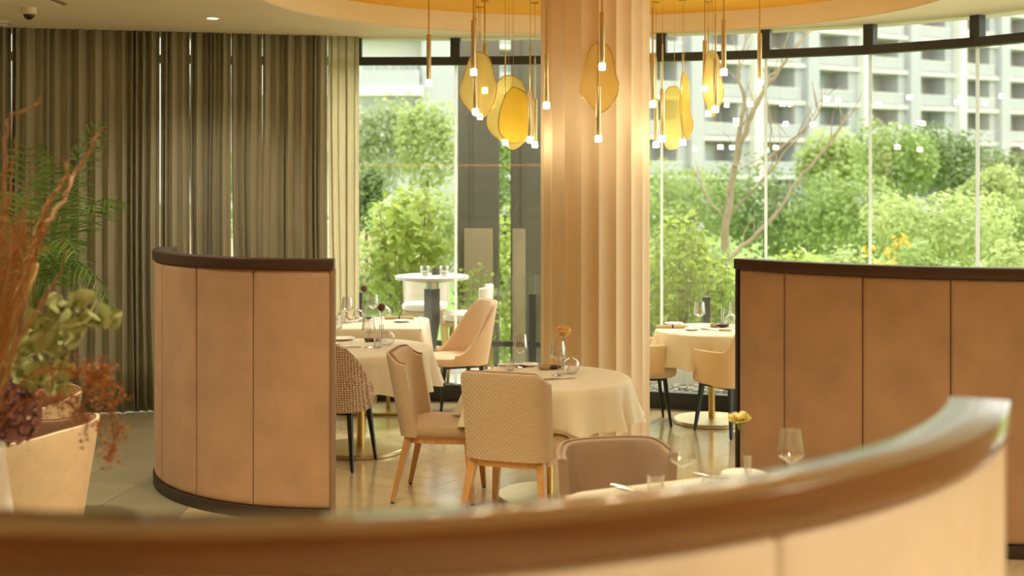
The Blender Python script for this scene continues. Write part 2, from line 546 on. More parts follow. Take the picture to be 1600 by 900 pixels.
# ceiling soffit with the round recess above the column
HC, HR, HZ = (0.62, 8.73), 2.37, 3.385
def ray_out(cx, cy, t, poly):
    dx, dy = math.cos(t), math.sin(t); best = 1e9
    for k in range(len(poly)):
        (ax, ay), (bx, by) = poly[k], poly[(k + 1) % len(poly)]
        ex, ey = bx - ax, by - ay
        den = dx * ey - dy * ex
        if abs(den) < 1e-9: continue
        u = ((ax - cx) * ey - (ay - cy) * ex) / den
        w = ((ax - cx) * dy - (ay - cy) * dx) / den
        if u > 0 and -1e-6 <= w <= 1 + 1e-6: best = min(best, u)
    return best
N = 240
OUT = []
for k in range(N):
    t = 2 * PI * k / N
    r = ray_out(HC[0], HC[1], t, ROOM) + 0.25
    OUT.append((HC[0] + r * math.cos(t), HC[1] + r * math.sin(t)))
mb = MB()
def cf(i, j):
    t = 2 * PI * i / N
    if j == 0: return (OUT[i][0], OUT[i][1], CEIL + 0.3)
    if j == 1: return (OUT[i][0], OUT[i][1], CEIL)
    if j == 2: return (HC[0] + HR * math.cos(t), HC[1] + HR * math.sin(t), CEIL)
    return (HC[0] + HR * math.cos(t), HC[1] + HR * math.sin(t), CEIL + 0.012)
mb.grid(cf, N, 4, True)
ceil = mb.build('ceiling', 'plaster', smooth=False)
tag(ceil, 'cream plaster ceiling with a round recess above the fluted column', kind='structure')
mb = MB().arc(HC[0], HC[1], HR, HR + 0.10, 0, 2 * PI, CEIL + 0.012, HZ + 0.05, 120)
mb.build('recess_fascia', 'plaster_warm', ceil)
mb = MB().lathe([(HR + 0.09, 0), (HR + 0.09, 0.04)], 120, HC[0], HC[1], HZ)
mb.build('recess_panel', 'yellow_paint', ceil, smooth=False)
MB().prism([(-5.9, -3.3), (4.9, -3.3), (4.9, 11.7), (-5.9, 11.7)], CEIL + 0.28, CEIL + 0.4).build('roof_slab', 'concrete_white', ceil, smooth=False)

# solid walls
def wall(name, x0, y0, x1, y1, label, m='wall_paint', z1=CEIL + 0.29, th=0.15, z0=-0.15):
    L = math.hypot(x1 - x0, y1 - y0); a = math.atan2(y1 - y0, x1 - x0)
    o = MB().box((x0 + x1)/2, (y0 + y1)/2, (z0 + z1)/2, L, th, z1 - z0, a).build(name, m, smooth=False)
    return tag(o, label, kind='structure')
wall('wall_left', -5.68, -3.0, -5.68, 10.62, 'plain tan side wall beyond the curtain')
wb = wall('wall_back', -5.7, -3.08, 4.7, -3.08, 'grey mural wall with an amber light ledge, seen only as a reflection', 'wall_mural')
for k in range(12):
    MB().box(-5.1 + k * 0.83, -2.985, 0.55, 0.80, 0.05, 1.1).build('wainscot_panel', 'velvet_cream', wb, bevel=0.01, smooth=False)
MB().box(-0.5, -2.97, 2.24, 10, 0.06, 0.04).build('ledge', 'cap_wood', wb, smooth=False)
MB().box(-0.5, -2.97, 2.21, 10, 0.03, 0.015).build('light_strip', 'led_strip', wb, smooth=False)
wall('wall_right', 4.62, -3.0, 4.62, 6.4, 'plain tan side wall')

# glazing: one facet per bay, frameless joints below, dark framed lights above
TZ0, TZ1 = 2.98, 3.05
for k in range(len(WIN) - 1):
    (x0, y0), (x1, y1) = WIN[k], WIN[k + 1]
    L = math.hypot(x1 - x0, y1 - y0); a = math.atan2(y1 - y0, x1 - x0)
    cx, cy = (x0 + x1) / 2, (y0 + y1) / 2
    w = thing('window_%d' % (k + 1), 'full-height glazed bay with a dark transom, bay %d of the curved glass wall' % (k + 1), None, (cx, cy, 0), a, kind='structure')
    MB().box(0, 0, (0.14 + TZ0) / 2, L - 0.014, 0.012, TZ0 - 0.14).build('pane', 'pane_glass', w, smooth=False)
    MB().box(0, 0, (TZ1 + CEIL) / 2, L - 0.08, 0.012, CEIL - TZ1).build('upper_pane', 'pane_glass', w, smooth=False)
    MB().box(0, 0, (TZ0 + TZ1) / 2, L + 0.01, 0.09, TZ1 - TZ0).build('transom', 'frame_dark', w, smooth=False)
    MB().box(0, 0, 0.07, L + 0.01, 0.09, 0.14).build('sill', 'frame_dark', w, smooth=False)
    MB().box(-L/2, 0, (0.14 + TZ0) / 2, 0.02, 0.022, TZ0 - 0.14).build('glass_joint', 'joint_white', w, smooth=False)
    MB().box(-L/2, 0, (TZ1 + CEIL) / 2, 0.085, 0.08, CEIL - TZ1).build('mullion', 'frame_dark', w, smooth=False)

# fluted column
mb = MB()
CX, CY, CR, NF = 0.634, 9.75, 0.415, 20
SUB = 8
def colf(i, j):
    t = 2 * PI * i / (NF * SUB)
    ph = (i % SUB) / SUB
    r = CR - 0.026 * (math.sin(PI * ph) ** 0.8)
    return (CX + r * math.cos(t), CY + r * math.sin(t), (0, HZ + 0.02)[j])
mb.grid(colf, NF * SUB, 2, True)
col = mb.build('column', 'column_plaster', angle=50)
tag(col, 'thick cream fluted column in the middle of the dining room', 'column', kind='structure')

# ================================================================== UPHOLSTERED CURVED PARTITIONS
def partition(name, label, c, R, seams, hgt, mats, th=0.085, cap_h=0.06, plinth=0.07, ends=(True, True)):
    """seams: angles (deg) from one end to the other; outside face is at radius R"""
    cx, cy = c
    vel, cap, pl, endm = mats
    root = thing(name, label, 'partition', (cx, cy, 0))
    a = [rad(s) for s in seams]
    lo, hi = min(a), max(a)
    r_in = R - th
    n = max(12, int(abs(hi - lo) * R / 0.05))
    MB().arc(0, 0, r_in + .012, R - 0.014, lo, hi, plinth - .01, hgt - cap_h + .004, n).build('core', pl, root)
    MB().arc(0, 0, r_in - 0.004, R + 0.010, lo, hi, 0.0, plinth, n, 0.004).build('plinth', pl, root)
    MB().arc(0, 0, r_in - 0.012, R + 0.016, lo - 0.012, hi + 0.012, hgt - cap_h, hgt, n, 0.007).build('cap_rail', cap, root)
    for q in range(len(a) - 1):
        s0, s1 = sorted((a[q], a[q + 1]))
        for sgn, rr in ((1, R - 0.012), (-1, r_in + 0.012)):
            g0, g1 = s0 + 0.002 / R, s1 - 0.002 / R
            nu, nv = 21, 25
            z0, z1 = plinth + .002, hgt - cap_h - .002
            def pf(i, j):
                u = i / (nu - 1); v = j / (nv - 1)
                W = (g1 - g0) * R
                du = min(u, 1 - u) * W; dv = min(v, 1 - v) * (z1 - z0)
                def rise(d, e=0.026):
                    x = min(1.0, d / e); return math.sqrt(max(0, 1 - (1 - x) ** 2))
                b = 0.014 * rise(du) * rise(dv)
                t = g0 + (g1 - g0) * (0.5 - 0.5 * math.cos(PI * u))
                zz = z0 + (z1 - z0) * (0.5 - 0.5 * math.cos(PI * v))
                u2 = 0.5 - 0.5 * math.cos(PI * u); v2 = 0.5 - 0.5 * math.cos(PI * v)
                b = 0.014 * rise(min(u2, 1 - u2) * W) * rise(min(v2, 1 - v2) * (z1 - z0))
                r = rr + sgn * b
                return (r * math.cos(t), r * math.sin(t), zz)
            m_ = MB().grid(pf, nu, nv)
            if sgn < 0: m_.f = [tuple(reversed(f)) for f in m_.f]
            m_.build('panel' if sgn > 0 else 'inner_panel', vel, root, angle=80)
    for flag, t, sg in ((ends[0], lo, -1), (ends[1], hi, 1)):
        if not flag: continue
        rm = (r_in + R) / 2
        e = MB().arc(0, 0, r_in - .002, R + 0.006, t, t + sg * 0.022 / R, 0.0, hgt - cap_h, 2)
        if sg < 0: e.f = [tuple(reversed(f)) for f in e.f]
        e.build('end_trim', endm, root)
    return root

partition('curved_partition', 'tan velvet curved partition standing before the drawn curtains', (-1.08, 8.70), 1.30,
          [-88.6, -109.6, -129, -149, -168, -181], 1.515, ('velvet_tan', 'cap_wood_dark', 'plinth_dark', 'trim_bronze'))
partition('curved_partition', 'brown velvet curved partition with a dark rail behind the flowered table', (2.9, 8.6), 1.95,
          [-144.1, -134.6, -121.0, -107.6, -94.3, -81, -67.7, -54.4], 1.515, ('velvet_tan', 'cap_wood_dark', 'plinth_dark', 'plinth_dark'))
partition('curved_partition', 'near blurred curved partition with a broad wooden rail and cream panels', (-0.45, 3.35), 1.62,
          [-21.8, -36.5, -57.7, -79, -100, -121, -142], 1.515, ('velvet_cream', 'cap_wood', 'plinth_dark', 'velvet_cream'), th=0.10, cap_h=0.062)

# ================================================================== CURTAINS
def curtain(x0, x1, label, m, pitch, depth, seed, sheer=False, thick_off=0.0):
    r_ = random.Random(seed)
    def plan(px):
        s = (HORIZON - (42 + 15 * px / 560.0)) / 1.22
        return Vector(((px - 800) / s, FPX / s - thick_off, 0))
    A, B = plan(x0), plan(x1)
    L = (B - A).length
    d = (B - A).normalized(); nrm = Vector((d.y, -d.x, 0))
    # fold widths
    knots = [0.0]
    while knots[-1] < L:
        knots.append(knots[-1] + pitch * r_.choice((0.45, 0.7, 0.9, 1.2, 1.6, 2.0)) * r_.uniform(0.85, 1.15))
    k_scale = L / knots[-1]; knots = [k * k_scale for k in knots]
    amps = [depth * r_.uniform(0.4, 1.25) for _ in knots]
    phs = [r_.uniform(-1, 1) for _ in knots]
    per = 14
    cols = []
    for q in range(len(knots) - 1):
        for e in range(per):
            u = e / per
            xx = knots[q] + (knots[q+1] - knots[q]) * u
            yy = amps[q] * math.sin(2 * PI * u)
            # fold bulges back over itself a little
            xx += (knots[q+1] - knots[q]) * 0.16 * math.sin(4 * PI * u)
            cols.append((xx, yy, phs[q]))
    cols.append((L, 0, 0))
    nz = 9
    top, bot = CEIL - 0.002, 0.012
    base = A
    o_mid = A + d * (L / 2)
    def cfn(i, j):
        xx, yy, ph = cols[i]
        v = j / (nz - 1)
        z = bot + (top - bot) * v
        sway = 0.030 * ph * math.sin(PI * v * 1.3 + ph * 3) * (1 - v)
        p = A + d * (xx + sway) + nrm * (yy * (1.0 - 0.18 * v))
        return (p.x - o_mid.x, p.y - o_mid.y, z)
    m_ = MB().grid(cfn, len(cols), nz)
    o = m_.build('curtain', m, smooth=True, angle=180)
    o.location = (o_mid.x, o_mid.y, 0)
    tag(o, label, 'curtain', 'floor-length curtains along the glass')
    md = o.modifiers.new('cloth', 'SOLIDIFY'); md.thickness = 0.002
    return o
curtain(-150, 17.6, 'grey-brown pleated curtain panel at the far left, behind the palm', 'curtain_linen', 0.061, 0.051, 1)
curtain(18.6, 249.6, 'widest grey-brown pleated curtain panel, ending left of the tan partition', 'curtain_linen', 0.063, 0.051, 2)
curtain(250.6, 296.6, 'narrow pleated curtain panel above the left end of the tan partition', 'curtain_linen', 0.061, 0.051, 3)
curtain(297.6, 360.8, 'pleated curtain panel above the seam of the tan partition', 'curtain_linen', 0.059, 0.047, 4)
curtain(361.8, 409.4, 'narrow pleated curtain panel third from the bright sheer', 'curtain_linen', 0.058, 0.047, 5)
curtain(410.4, 511.4, 'pleated curtain panel next to the bright sheer', 'curtain_linen', 0.056, 0.047, 6)
curtain(512.6, 561, 'light-filled sheer curtain panel at the edge of the glass', 'sheer_linen', 0.13, 0.03, 7)

# ceiling fittings
def downlight(x, y, label, energy):
    t = thing('downlight', label, 'downlight', (x, y, CEIL))
    MB().lathe([(0.045, -0.006), (0.058, -0.006), (0.060, -0.001), (0.045, -0.001)], 24, cap0=False, cap1=False).build('trim_ring', 'plastic_white', t)
    MB().lathe([(0.0, -0.004), (0.044, -0.004), (0.044, -0.001), (0, -0.001)], 24, cap0=False, cap1=False).build('lens', 'downlight_lens', t)
    l_ = spot(x, y, energy, z=CEIL - 0.02)
    l_.parent = t; l_.location = (0, 0, -0.02)
    return t
p = pt(332, 28, 201.6)
downlight(p[0], p[1], 'small round recessed downlight in the cream ceiling', 60)
p = on(45, 12, CEIL)
t = thing('dome_camera', 'white ceiling dome camera with a black lens bubble', 'security camera', (p[0], p[1], CEIL))
MB().lathe([(0.056, 0), (0.056, -0.03), (0.052, -0.045), (0.04, -0.05)], 24).build('housing', 'plastic_white', t)
MB().lathe([(0.040, -0.048), (0.038, -0.062), (0.028, -0.078), (0.012, -0.087), (0.001, -0.088)], 24).build('lens_dome', 'plastic_black', t)
p = on(3, 33, CEIL)
t = thing('smoke_detector', 'flat white smoke detector at the left edge of the ceiling', 'smoke detector', (p[0], p[1], CEIL))
MB().lathe([(0.055, 0), (0.055, -0.018), (0.045, -0.03), (0.02, -0.034), (0.001, -0.034)], 20).build('body', 'plastic_white', t)
MB().lathe([(0.048, -0.018), (0.058, -0.018), (0.058, -0.023), (0.048, -0.023)], 20).build('rim', 'trim_bronze', t)
p = on(45, 4, CEIL)
t = thing('ceiling_vent', 'square white ceiling hatch at the top left edge of the picture', 'vent', (p[0] - 0.05, p[1] - 0.22, CEIL))
MB().box(0, 0, -0.008, 0.62, 0.5, 0.015).build('frame', 'trim_bronze', t, smooth=False, bevel=0.003)
MB().box(0, 0, -0.014, 0.56, 0.44, 0.012).build('hatch', 'plaster', t, smooth=False, bevel=0.003)

# ================================================================== PENDANT LAMPS
TUBE = 0.345
_pm = {}
def pendant(x, y1, s, label):
    """x, bottom of the brass tube (photo px), scale"""
    X, Y, Z = pt(x, y1, s)
    t = thing('pendant_lamp', label, 'pendant lamp', (X, Y, Z), group='slim brass pendants around the column')
    if not _pm:
        _pm['tube'] = MB().lathe([(0.0165, 0), (0.0175, 0.004), (0.0175, TUBE - .004), (0.0165, TUBE)], 16).mesh('tube', 'brass_satin')
        m_ = MB(); m_.box(0, 0, -0.0225, 0.044, 0.044, 0.045)
        _pm['cube'] = m_.mesh('light_cube', 'lamp_cube', smooth=False)
        _pm['rod'] = MB().lathe([(0.006, TUBE - .002), (0.006, TUBE + 0.33)], 8).mesh('rod', 'brass')
    link('tube', _pm['tube'], t); link('light_cube', _pm['cube'], t, bevel=0.006); link('rod', _pm['rod'], t)
    top = HZ - Z
    MB().lathe([(0.0022, min(TUBE + .32, top - .02)), (0.0022, top + 0.005)], 6).build('cable', 'brass', t)
    MB().lathe([(0.03, top - 0.012), (0.03, top)], 16).build('ceiling_cup', 'brass', t)
    return t
PEND = [
 (670, 125, 205, 'slim brass pendant at the far left of the cluster, hanging alone'),
 (740, 108, 222, 'thick brass pendant hanging before the upper part of the leftmost amber plate'),
 (757.5, 137, 197, 'slim brass pendant at the right rim of the leftmost amber plate'),
 (743, 170, 212, 'brass pendant whose light hangs just below the leftmost amber plate'),
 (750, 178, 190, 'thin brass pendant, lower light of the pair under the leftmost amber plate'),
 (789.5, 218, 202, 'brass pendant hanging before the large pair of overlapping plates'),
 (828.5, 214, 211, 'brass pendant at the right rim of the overlapping plates, left of a pair'),
 (836, 222, 195, 'brass pendant right of the overlapping plates, lower one of a pair'),
 (854, 160, 220, 'brass pendant hanging before the left edge of the fluted column'),
 (941, 99, 232, 'thick brass pendant hanging before the upper part of the plate on the column'),
 (935, 212, 222, 'brass pendant whose light hangs below the plate on the column'),
 (1020, 158, 218, 'brass pendant hanging at the right edge of the fluted column'),
 (1035, 212, 212, 'brass pendant hanging before the pale oval plate right of the column'),
 (1025, 222, 196, 'brass pendant left of the pale oval plate, low beside the column edge'),
 (1067, 218, 198, 'brass pendant behind the narrow gold plate'),
 (1101.5, 134, 205, 'brass pendant behind the left rim of the rightmost amber plate'),
 (1118, 166, 214, 'brass pendant hanging before the rightmost amber plate'),
 (1131, 108, 223, 'thick brass pendant at the upper right of the rightmost amber plate'),
 (1107, 173, 196, 'brass pendant whose light peeps out under the rightmost amber plate'),
 (1187, 124, 208, 'slim brass pendant at the far right of the cluster, hanging alone'),
]
for a in PEND: pendant(*a)

def plate(outline, s, m, label, yaw=0.0, pattern=True):
    xs = [p[0] for p in outline]; ys = [p[1] for p in outline]
    mx_, my_ = (min(xs) + max(xs)) / 2, min(ys)
    X, Y, Z = pt(mx_, my_, s)
    t = thing('glass_plate', label, 'glass plate', (X, Y, Z), yaw, group='amber glass plates hung among the pendants')
    k = 1.0 / (s * math.cos(yaw))
    # smooth closed outline
    P = [((p[0] - mx_) * k, -(p[1] - my_) / s) for p in outline]
    n = len(P); C = []
    for q in range(n):
        p0, p1, p2, p3 = P[q-1], P[q], P[(q+1) % n], P[(q+2) % n]
        for e in range(6):
            u = e / 6.0
            C.append(tuple(0.5 * ((2*p1[w]) + (-p0[w] + p2[w]) * u + (2*p0[w] - 5*p1[w] + 4*p2[w] - p3[w]) * u*u + (-p0[w] + 3*p1[w] - 3*p2[w] + p3[w]) * u**3) for w in (0, 1)))
    m_ = MB(); nn = len(C)
    for yy in (-0.004, 0.004):
        for (x, z) in C: m_.v.append((x, yy, z))
    m_.f.append(tuple(range(nn))); m_.f.append(tuple(reversed(range(nn, 2 * nn))))
    for q in range(nn): m_.f.append((q, q + nn, (q + 1) % nn + nn, (q + 1) % nn))
    m_.build('plate', m, t, smooth=False, fixn=True)
    MB().tube([(x, 0, z) for x, z in C] + [(C[0][0], 0, C[0][1])], 0.0045, 6, cap=False).build('rim', 'brass', t)
    topx = min(C, key=lambda c: -c[1])
    MB().tube([(topx[0], 0, topx[1]), (topx[0], 0, HZ - Z)], 0.0018, 6).build('cable', 'brass', t)
    return t
plate([(750,82),(765,92),(772,120),(776,140),(768,168),(752,184),(738,176),(721,156),(719,140),(726,115),(736,88)], 206, 'amber_plate', 'amber glass plate at the left end of the pendant cluster')
plate([(798,118),(815,128),(824,150),(831,182),(826,212),(803,233),(786,222),(764,203),(761,180),(768,152),(781,124)], 196, 'amber_plate', 'larger pale amber plate at the back of the overlapping pair')
plate([(804,137),(820,145),(828,165),(831,186),(824,212),(806,224),(790,218),(780,204),(780,182),(786,158),(795,142)], 205, 'gold_plate', 'smaller deep gold plate at the front of the overlapping pair')
plate([(936,66),(950,72),(958,92),(962,116),(967,134),(961,156),(944,174),(932,172),(910,150),(906,134),(912,110),(921,78)], 216, 'amber_plate', 'amber glass plate hanging before the fluted column')
plate([(1052,135),(1062,140),(1067,160),(1069,190),(1067,220),(1052,233),(1040,229),(1035,205),(1035,170),(1041,142)], 194, 'amber_plate', 'pale oval glass plate right of the fluted column')
plate([(1069,114),(1075,122),(1078,145),(1079,170),(1085,190),(1083,204),(1075,217),(1069,211),(1063,190),(1060,172),(1062,140),(1064,120)], 205, 'gold_plate', 'narrow deep gold plate turned on edge right of the column', rad(55))
plate([(1113,79),(1121,84),(1126,100),(1129,125),(1133,140),(1129,158),(1116,181),(1109,178),(1100,160),(1096,140),(1098,115),(1104,86)], 207, 'amber_plate', 'amber glass plate at the right end of the pendant cluster', rad(38))

# ================================================================== CHAIRS
def spow(v, e): return math.copysign(abs(v) ** e, v)

def shell(mb, a, b, y0, e, T, ztop, zbot, th, flare=0.0, off=0.0, nu=33, rnd=True, lean=0.0):
    """curved upholstered shell around the back (-Y); theta 0 = middle of the back"""
    def plan(t, z, inset):
        def P(tt):
            return Vector((a * spow(math.sin(tt), e), y0 - b * spow(math.cos(tt), e), 0))
        p = P(t); d = (P(t + 1e-3) - P(t - 1e-3))
        if d.length < 1e-9: d = Vector((1, 0, 0))
        d.normalize(); nrm = Vector((d.y, -d.x, 0))     # points outwards
        q = p + nrm * (flare * (z - 0.42) - inset)
        q.y -= lean * max(0.0, z - 0.42)
        return q
    nz = 9
    cols = []
    for i in range(nu):
        t = -T + 2 * T * i / (nu - 1)
        zt, zb = ztop(t), zbot(t)
        sec = []
        for k in range(nz):
            z = zb + (zt - th * 0.5 - zb) * k / (nz - 1)
            q = plan(t, z, off); sec.append((q.x, q.y, z))
        if rnd:
            for ang in (35, 90, 145):
                z = zt - th * 0.5 + th * 0.5 * math.sin(rad(ang))
                q = plan(t, zt, off + th * 0.5 - th * 0.5 * math.cos(rad(ang))); sec.append((q.x, q.y, z))
        for k in reversed(range(nz)):
            z = zb + (zt - th * 0.5 - zb) * k / (nz - 1)
            q = plan(t, z, off + th); sec.append((q.x, q.y, z))
        cols.append(sec)
    m = len(cols[0]); base = len(mb.v)
    mb.grid(lambda i, j: cols[j][i], m, nu, True)
    mb.f.append(tuple(base + j for j in range(m)))
    mb.f.append(tuple(base + (nu - 1) * m + j for j in reversed(range(m))))
    return mb

def rim_path(a, b, y0, e, T, ztop, flare, off, n=41, lean=0.0):
    pts = []
    for i in range(n):
        t = -T + 2 * T * i / (n - 1)
        def P(tt): return Vector((a * spow(math.sin(tt), e), y0 - b * spow(math.cos(tt), e), 0))
        d = (P(t + 1e-3) - P(t - 1e-3)); d.normalize(); nrm = Vector((d.y, -d.x, 0))
        z = ztop(t)
        q = P(t) + nrm * (flare * (z - 0.42) - off)
        pts.append((q.x, q.y - lean * max(0.0, z - 0.42), z))
    return pts

def cushion(mb, a, b, y0, z0, z1, e=0.45, n=40):
    prof = [(0.90, 0.0), (0.97, 0.12), (1.0, 0.35), (1.0, 0.65), (0.97, 0.86), (0.90, 0.96), (0.6, 1.03), (0.001, 1.05)]
    base = len(mb.v)
    def f(i, j):
        t = 2 * PI * i / n
        r, zz = prof[j]
        return (a * r * spow(math.cos(t), e), y0 + b * r * spow(math.sin(t), e), z0 + (z1 - z0) * zz)
    mb.grid(f, n, len(prof), True)
    mb.f.append(tuple(base + k for k in reversed(range(n))))
    return mb

def leg(root, top, bot, r0, r1, m, n=4, foot=True):
    o = MB().tube([top, bot], [r0, r1], n).build('leg', m, root, smooth=(n > 4))
    if foot:
        MB().lathe([(r1 * .62, 0), (r1 * .62, 0.012)], 10, bot[0], bot[1], 0.0).build('foot_cap', 'rubber', o)
    return o

def smooth01(x):
    x = max(0.0, min(1.0, x)); return x * x * (3 - 2 * x)

def oak_chair(label, loc, rz):
    t = thing('dining_chair', label, 'chair', loc, rz, 'oak-legged dining chairs at the front round table')
    a, b, y0, e, T = 0.258, 0.20, -0.035, 0.5, rad(83)
    zt = lambda q: 0.91 - 0.012 * (math.sin(q)) ** 2 - 0.05 * smooth01((abs(q) - rad(40)) / rad(43))
    zb = lambda q: 0.405
    shell(MB(), a, b, y0, e, T, zt, zb, 0.028, 0.02, lean=0.17).build('backrest', 'weave_back', t, fixn=True, angle=60)
    zt2 = lambda q: zt(q) - 0.004
    shell(MB(), a, b, y0, e, T, zt2, lambda q: 0.43, 0.034, 0.02, 0.028, lean=0.17).build('inner_back', 'fabric_taupe', t, fixn=True, angle=60)
    MB().tube(rim_path(a, b, y0, e, T, lambda q: zt(q) + .001, 0.02, 0.026, lean=0.17), 0.005, 6).build('piping', 'piping', t)
    cushion(MB(), 0.258, 0.262, 0.045, 0.40, 0.478, 0.42).build('seat', 'fabric_taupe', t, fixn=True)
    # seat rail
    def fr(i, j):
        th = 2 * PI * i / 36; k = (1.0, 1.0, 0.9, 0.9)[j]; z = (0.365, 0.402, 0.402, 0.365)[j]
        return (0.235 * k * spow(math.cos(th), .5), 0.02 + 0.235 * k * spow(math.sin(th), .5), z)
    MB().grid(lambda i, j: fr(i, j % 4), 36, 5, True).build('seat_rail', 'oak', t, fixn=True, angle=50)
    for sx in (-1, 1):
        leg(t, (sx * 0.20, -0.165, 0.40), (sx * 0.252, -0.255, 0.010), 0.034, 0.019, 'oak')
        leg(t, (sx * 0.195, 0.20, 0.40), (sx * 0.225, 0.232, 0.010), 0.033, 0.019, 'oak')
    return t
oak_chair('oak-legged chair with woven patterned back turned to us at the front table', (0.03, 7.36, 0), rad(-20))
oak_chair('oak-legged chair seen from the side, left of the front table', (-0.44, 8.02, 0), rad(-98))

def barrel_chair(label, loc, rz, top, arm, m_out, m_in, m_seat, m_leg, T=rad(112), a=0.27, b=0.26, flare=0.10, fall=(35, 100), group=None, e=0.9, foot=True, low=0.40, seat_top=0.475, slope=None):
    t = thing('armchair' if arm > 0.6 else 'barrel_chair', label, 'chair', loc, rz, group)
    zt = slope or (lambda q: top - (top - arm) * smooth01((abs(q) - rad(fall[0])) / rad(fall[1] - fall[0])))
    zb = lambda q: low + 0.05 * smooth01((abs(q) - rad(70)) / rad(40))
    shell(MB(), a, b, 0.0, e, T, zt, zb, 0.022, flare).build('backrest', m_out, t, fixn=True, angle=60)
    shell(MB(), a, b, 0.0, e, T, lambda q: zt(q) - .004, lambda q: zb(q) + .01, 0.026, flare, 0.022).build('inner_back', m_in, t, fixn=True, angle=60)
    MB().tube(rim_path(a, b, 0, e, T, lambda q: zt(q) - .002, flare, 0.022), 0.003, 6).build('piping', m_in, t)
    cushion(MB(), a * 0.92, b * 0.97, 0.02, low, seat_top, 0.62).build('seat', m_seat, t, fixn=True)
    MB().box(0, 0.0, low - 0.008, a * 1.35, b * 1.35, 0.03).build('seat_base', 'black_wood' if m_leg == 'black_wood' else m_leg, t, smooth=False)
    for sx in (-1, 1):
        leg(t, (sx * 0.165, -0.155, low), (sx * 0.205, -0.205, 0.010), 0.024, 0.013, m_leg, foot=foot)
        leg(t, (sx * 0.165, 0.17, low), (sx * 0.205, 0.215, 0.010), 0.024, 0.013, m_leg, foot=foot)
    return t
barrel_chair('brown tweed barrel chair with black legs beside the tan partition', (-1.215, 8.86, 0), rad(-16), 0.865, 0.50, 'tweed', 'tweed', 'tweed', 'black_wood', fall=(20, 108))
barrel_chair('pink barrel chair with black legs by the window table', (-0.47, 10.93, 0), rad(112), 0.93, 0.50, 'fabric_pink', 'fabric_pink', 'fabric_pink', 'black_wood', fall=(25, 108), flare=0.16)
wing = lambda q: 0.66 + 0.175 * (1 - smooth01((abs(q) - rad(26)) / rad(30)))
barrel_chair('cream armchair with black legs half hidden by the brown partition', (1.72, 9.95, 0), rad(32), 0.83, 0.66, 'fabric_cream', 'fabric_cream', 'fabric_seat_cream', 'black_wood', a=0.29, b=0.27, e=0.75, flare=0.06, T=rad(118), slope=wing, low=0.39)
barrel_chair('cream armchair with black legs half hidden by the fluted column', (1.04, 10.36, 0), rad(-88), 0.70, 0.66, 'fabric_cream', 'fabric_cream', 'fabric_seat_cream', 'black_wood', a=0.28, b=0.27, e=0.75, flare=0.06, T=rad(118), slope=wing, low=0.39)
barrel_chair('mink velvet tub chair drawn up to the flowered table', (0.50, 5.80, 0), rad(-166), 0.765, 0.70, 'velvet_mink', 'velvet_mink', 'velvet_mink', 'black_wood', a=0.275, b=0.26, e=0.72, flare=0.05, T=rad(84), fall=(40, 110))
barrel_chair('ivory textured tub chair at the left edge behind the dried flowers', (-2.44, 6.45, 0), rad(88), 0.765, 0.71, 'fabric_ivory', 'fabric_brown', 'fabric_brown', 'black_wood', a=0.29, b=0.28, e=0.8, flare=0.16, fall=(30, 100), low=0.25, seat_top=0.45)
barrel_chair('brown-lined tub chair behind the ivory chair, beneath the palm', (-2.80, 7.35, 0), rad(118), 0.76, 0.70, 'fabric_ivory', 'fabric_brown', 'fabric_brown', 'black_wood', a=0.27, b=0.26, e=0.8, flare=0.16, fall=(30, 100), low=0.25, seat_top=0.45)

# ================================================================== TABLES AND CLOTHS
TOPZ = 0.745
CLZ = TOPZ + 0.006
def cloth(label, loc, rz, R, drop, seed, square=False, folds=9, amp=0.03):
    r_ = random.Random(seed)
    nth = 160
    ph = [r_.uniform(0, 6.28) for _ in range(4)]
    def edge(t):
        if square:
            c, s = abs(math.cos(t)), abs(math.sin(t)); n_ = 14.0
            return R / ((c ** n_ + s ** n_) ** (1 / n_))
        return R
    def wave(t):
        return (abs(math.sin(folds * t * .5 + ph[0])) * 1.5 - .8 + math.sin((folds * 2 - 3) * t + ph[1]) * 0.35 + math.sin(5 * t + ph[2]) * 0.5)
    def dr(t):
        d = drop * (1 + 0.05 * math.sin(3 * t + ph[3]) + 0.05 * wave(t))
        if square:
            k = edge(t) / R - 1
            d *= 1 + 1.1 * max(0, k)
        return d
    rows = [(0.02, 0), (0.5, 0), (0.9, 0), (0.985, 0)]
    nsk = 9
    def f(i, j):
        t = 2 * PI * i / nth
        E = edge(t)
        if j < 4:
            r = E * rows[j][0]
            return (r * math.cos(t), r * math.sin(t), 0)
        v = (j - 3) / nsk
        w = wave(t)
        if square: w *= 0.55
        out = 0.014 * min(1, v * 6) + (0.035 + amp * w) * v ** 1.3
        if square: out += 0.10 * max(0, edge(t) / R - 1) * v
        z = -0.004 - (dr(t) - 0.004) * (v ** 1.05)
        if j == 4: z = -0.012
        r = E + out
        return (r * math.cos(t), r * math.sin(t), z)
    m_ = MB().grid(f, nth, 4 + nsk, True)
    m_.f.append(tuple(range(nth)))
    o = m_.build('tablecloth', 'tablecloth', angle=180, fixn=True)
    o.location = loc; o.rotation_euler = (0, 0, rz)
    tag(o, label, 'tablecloth')
    return o

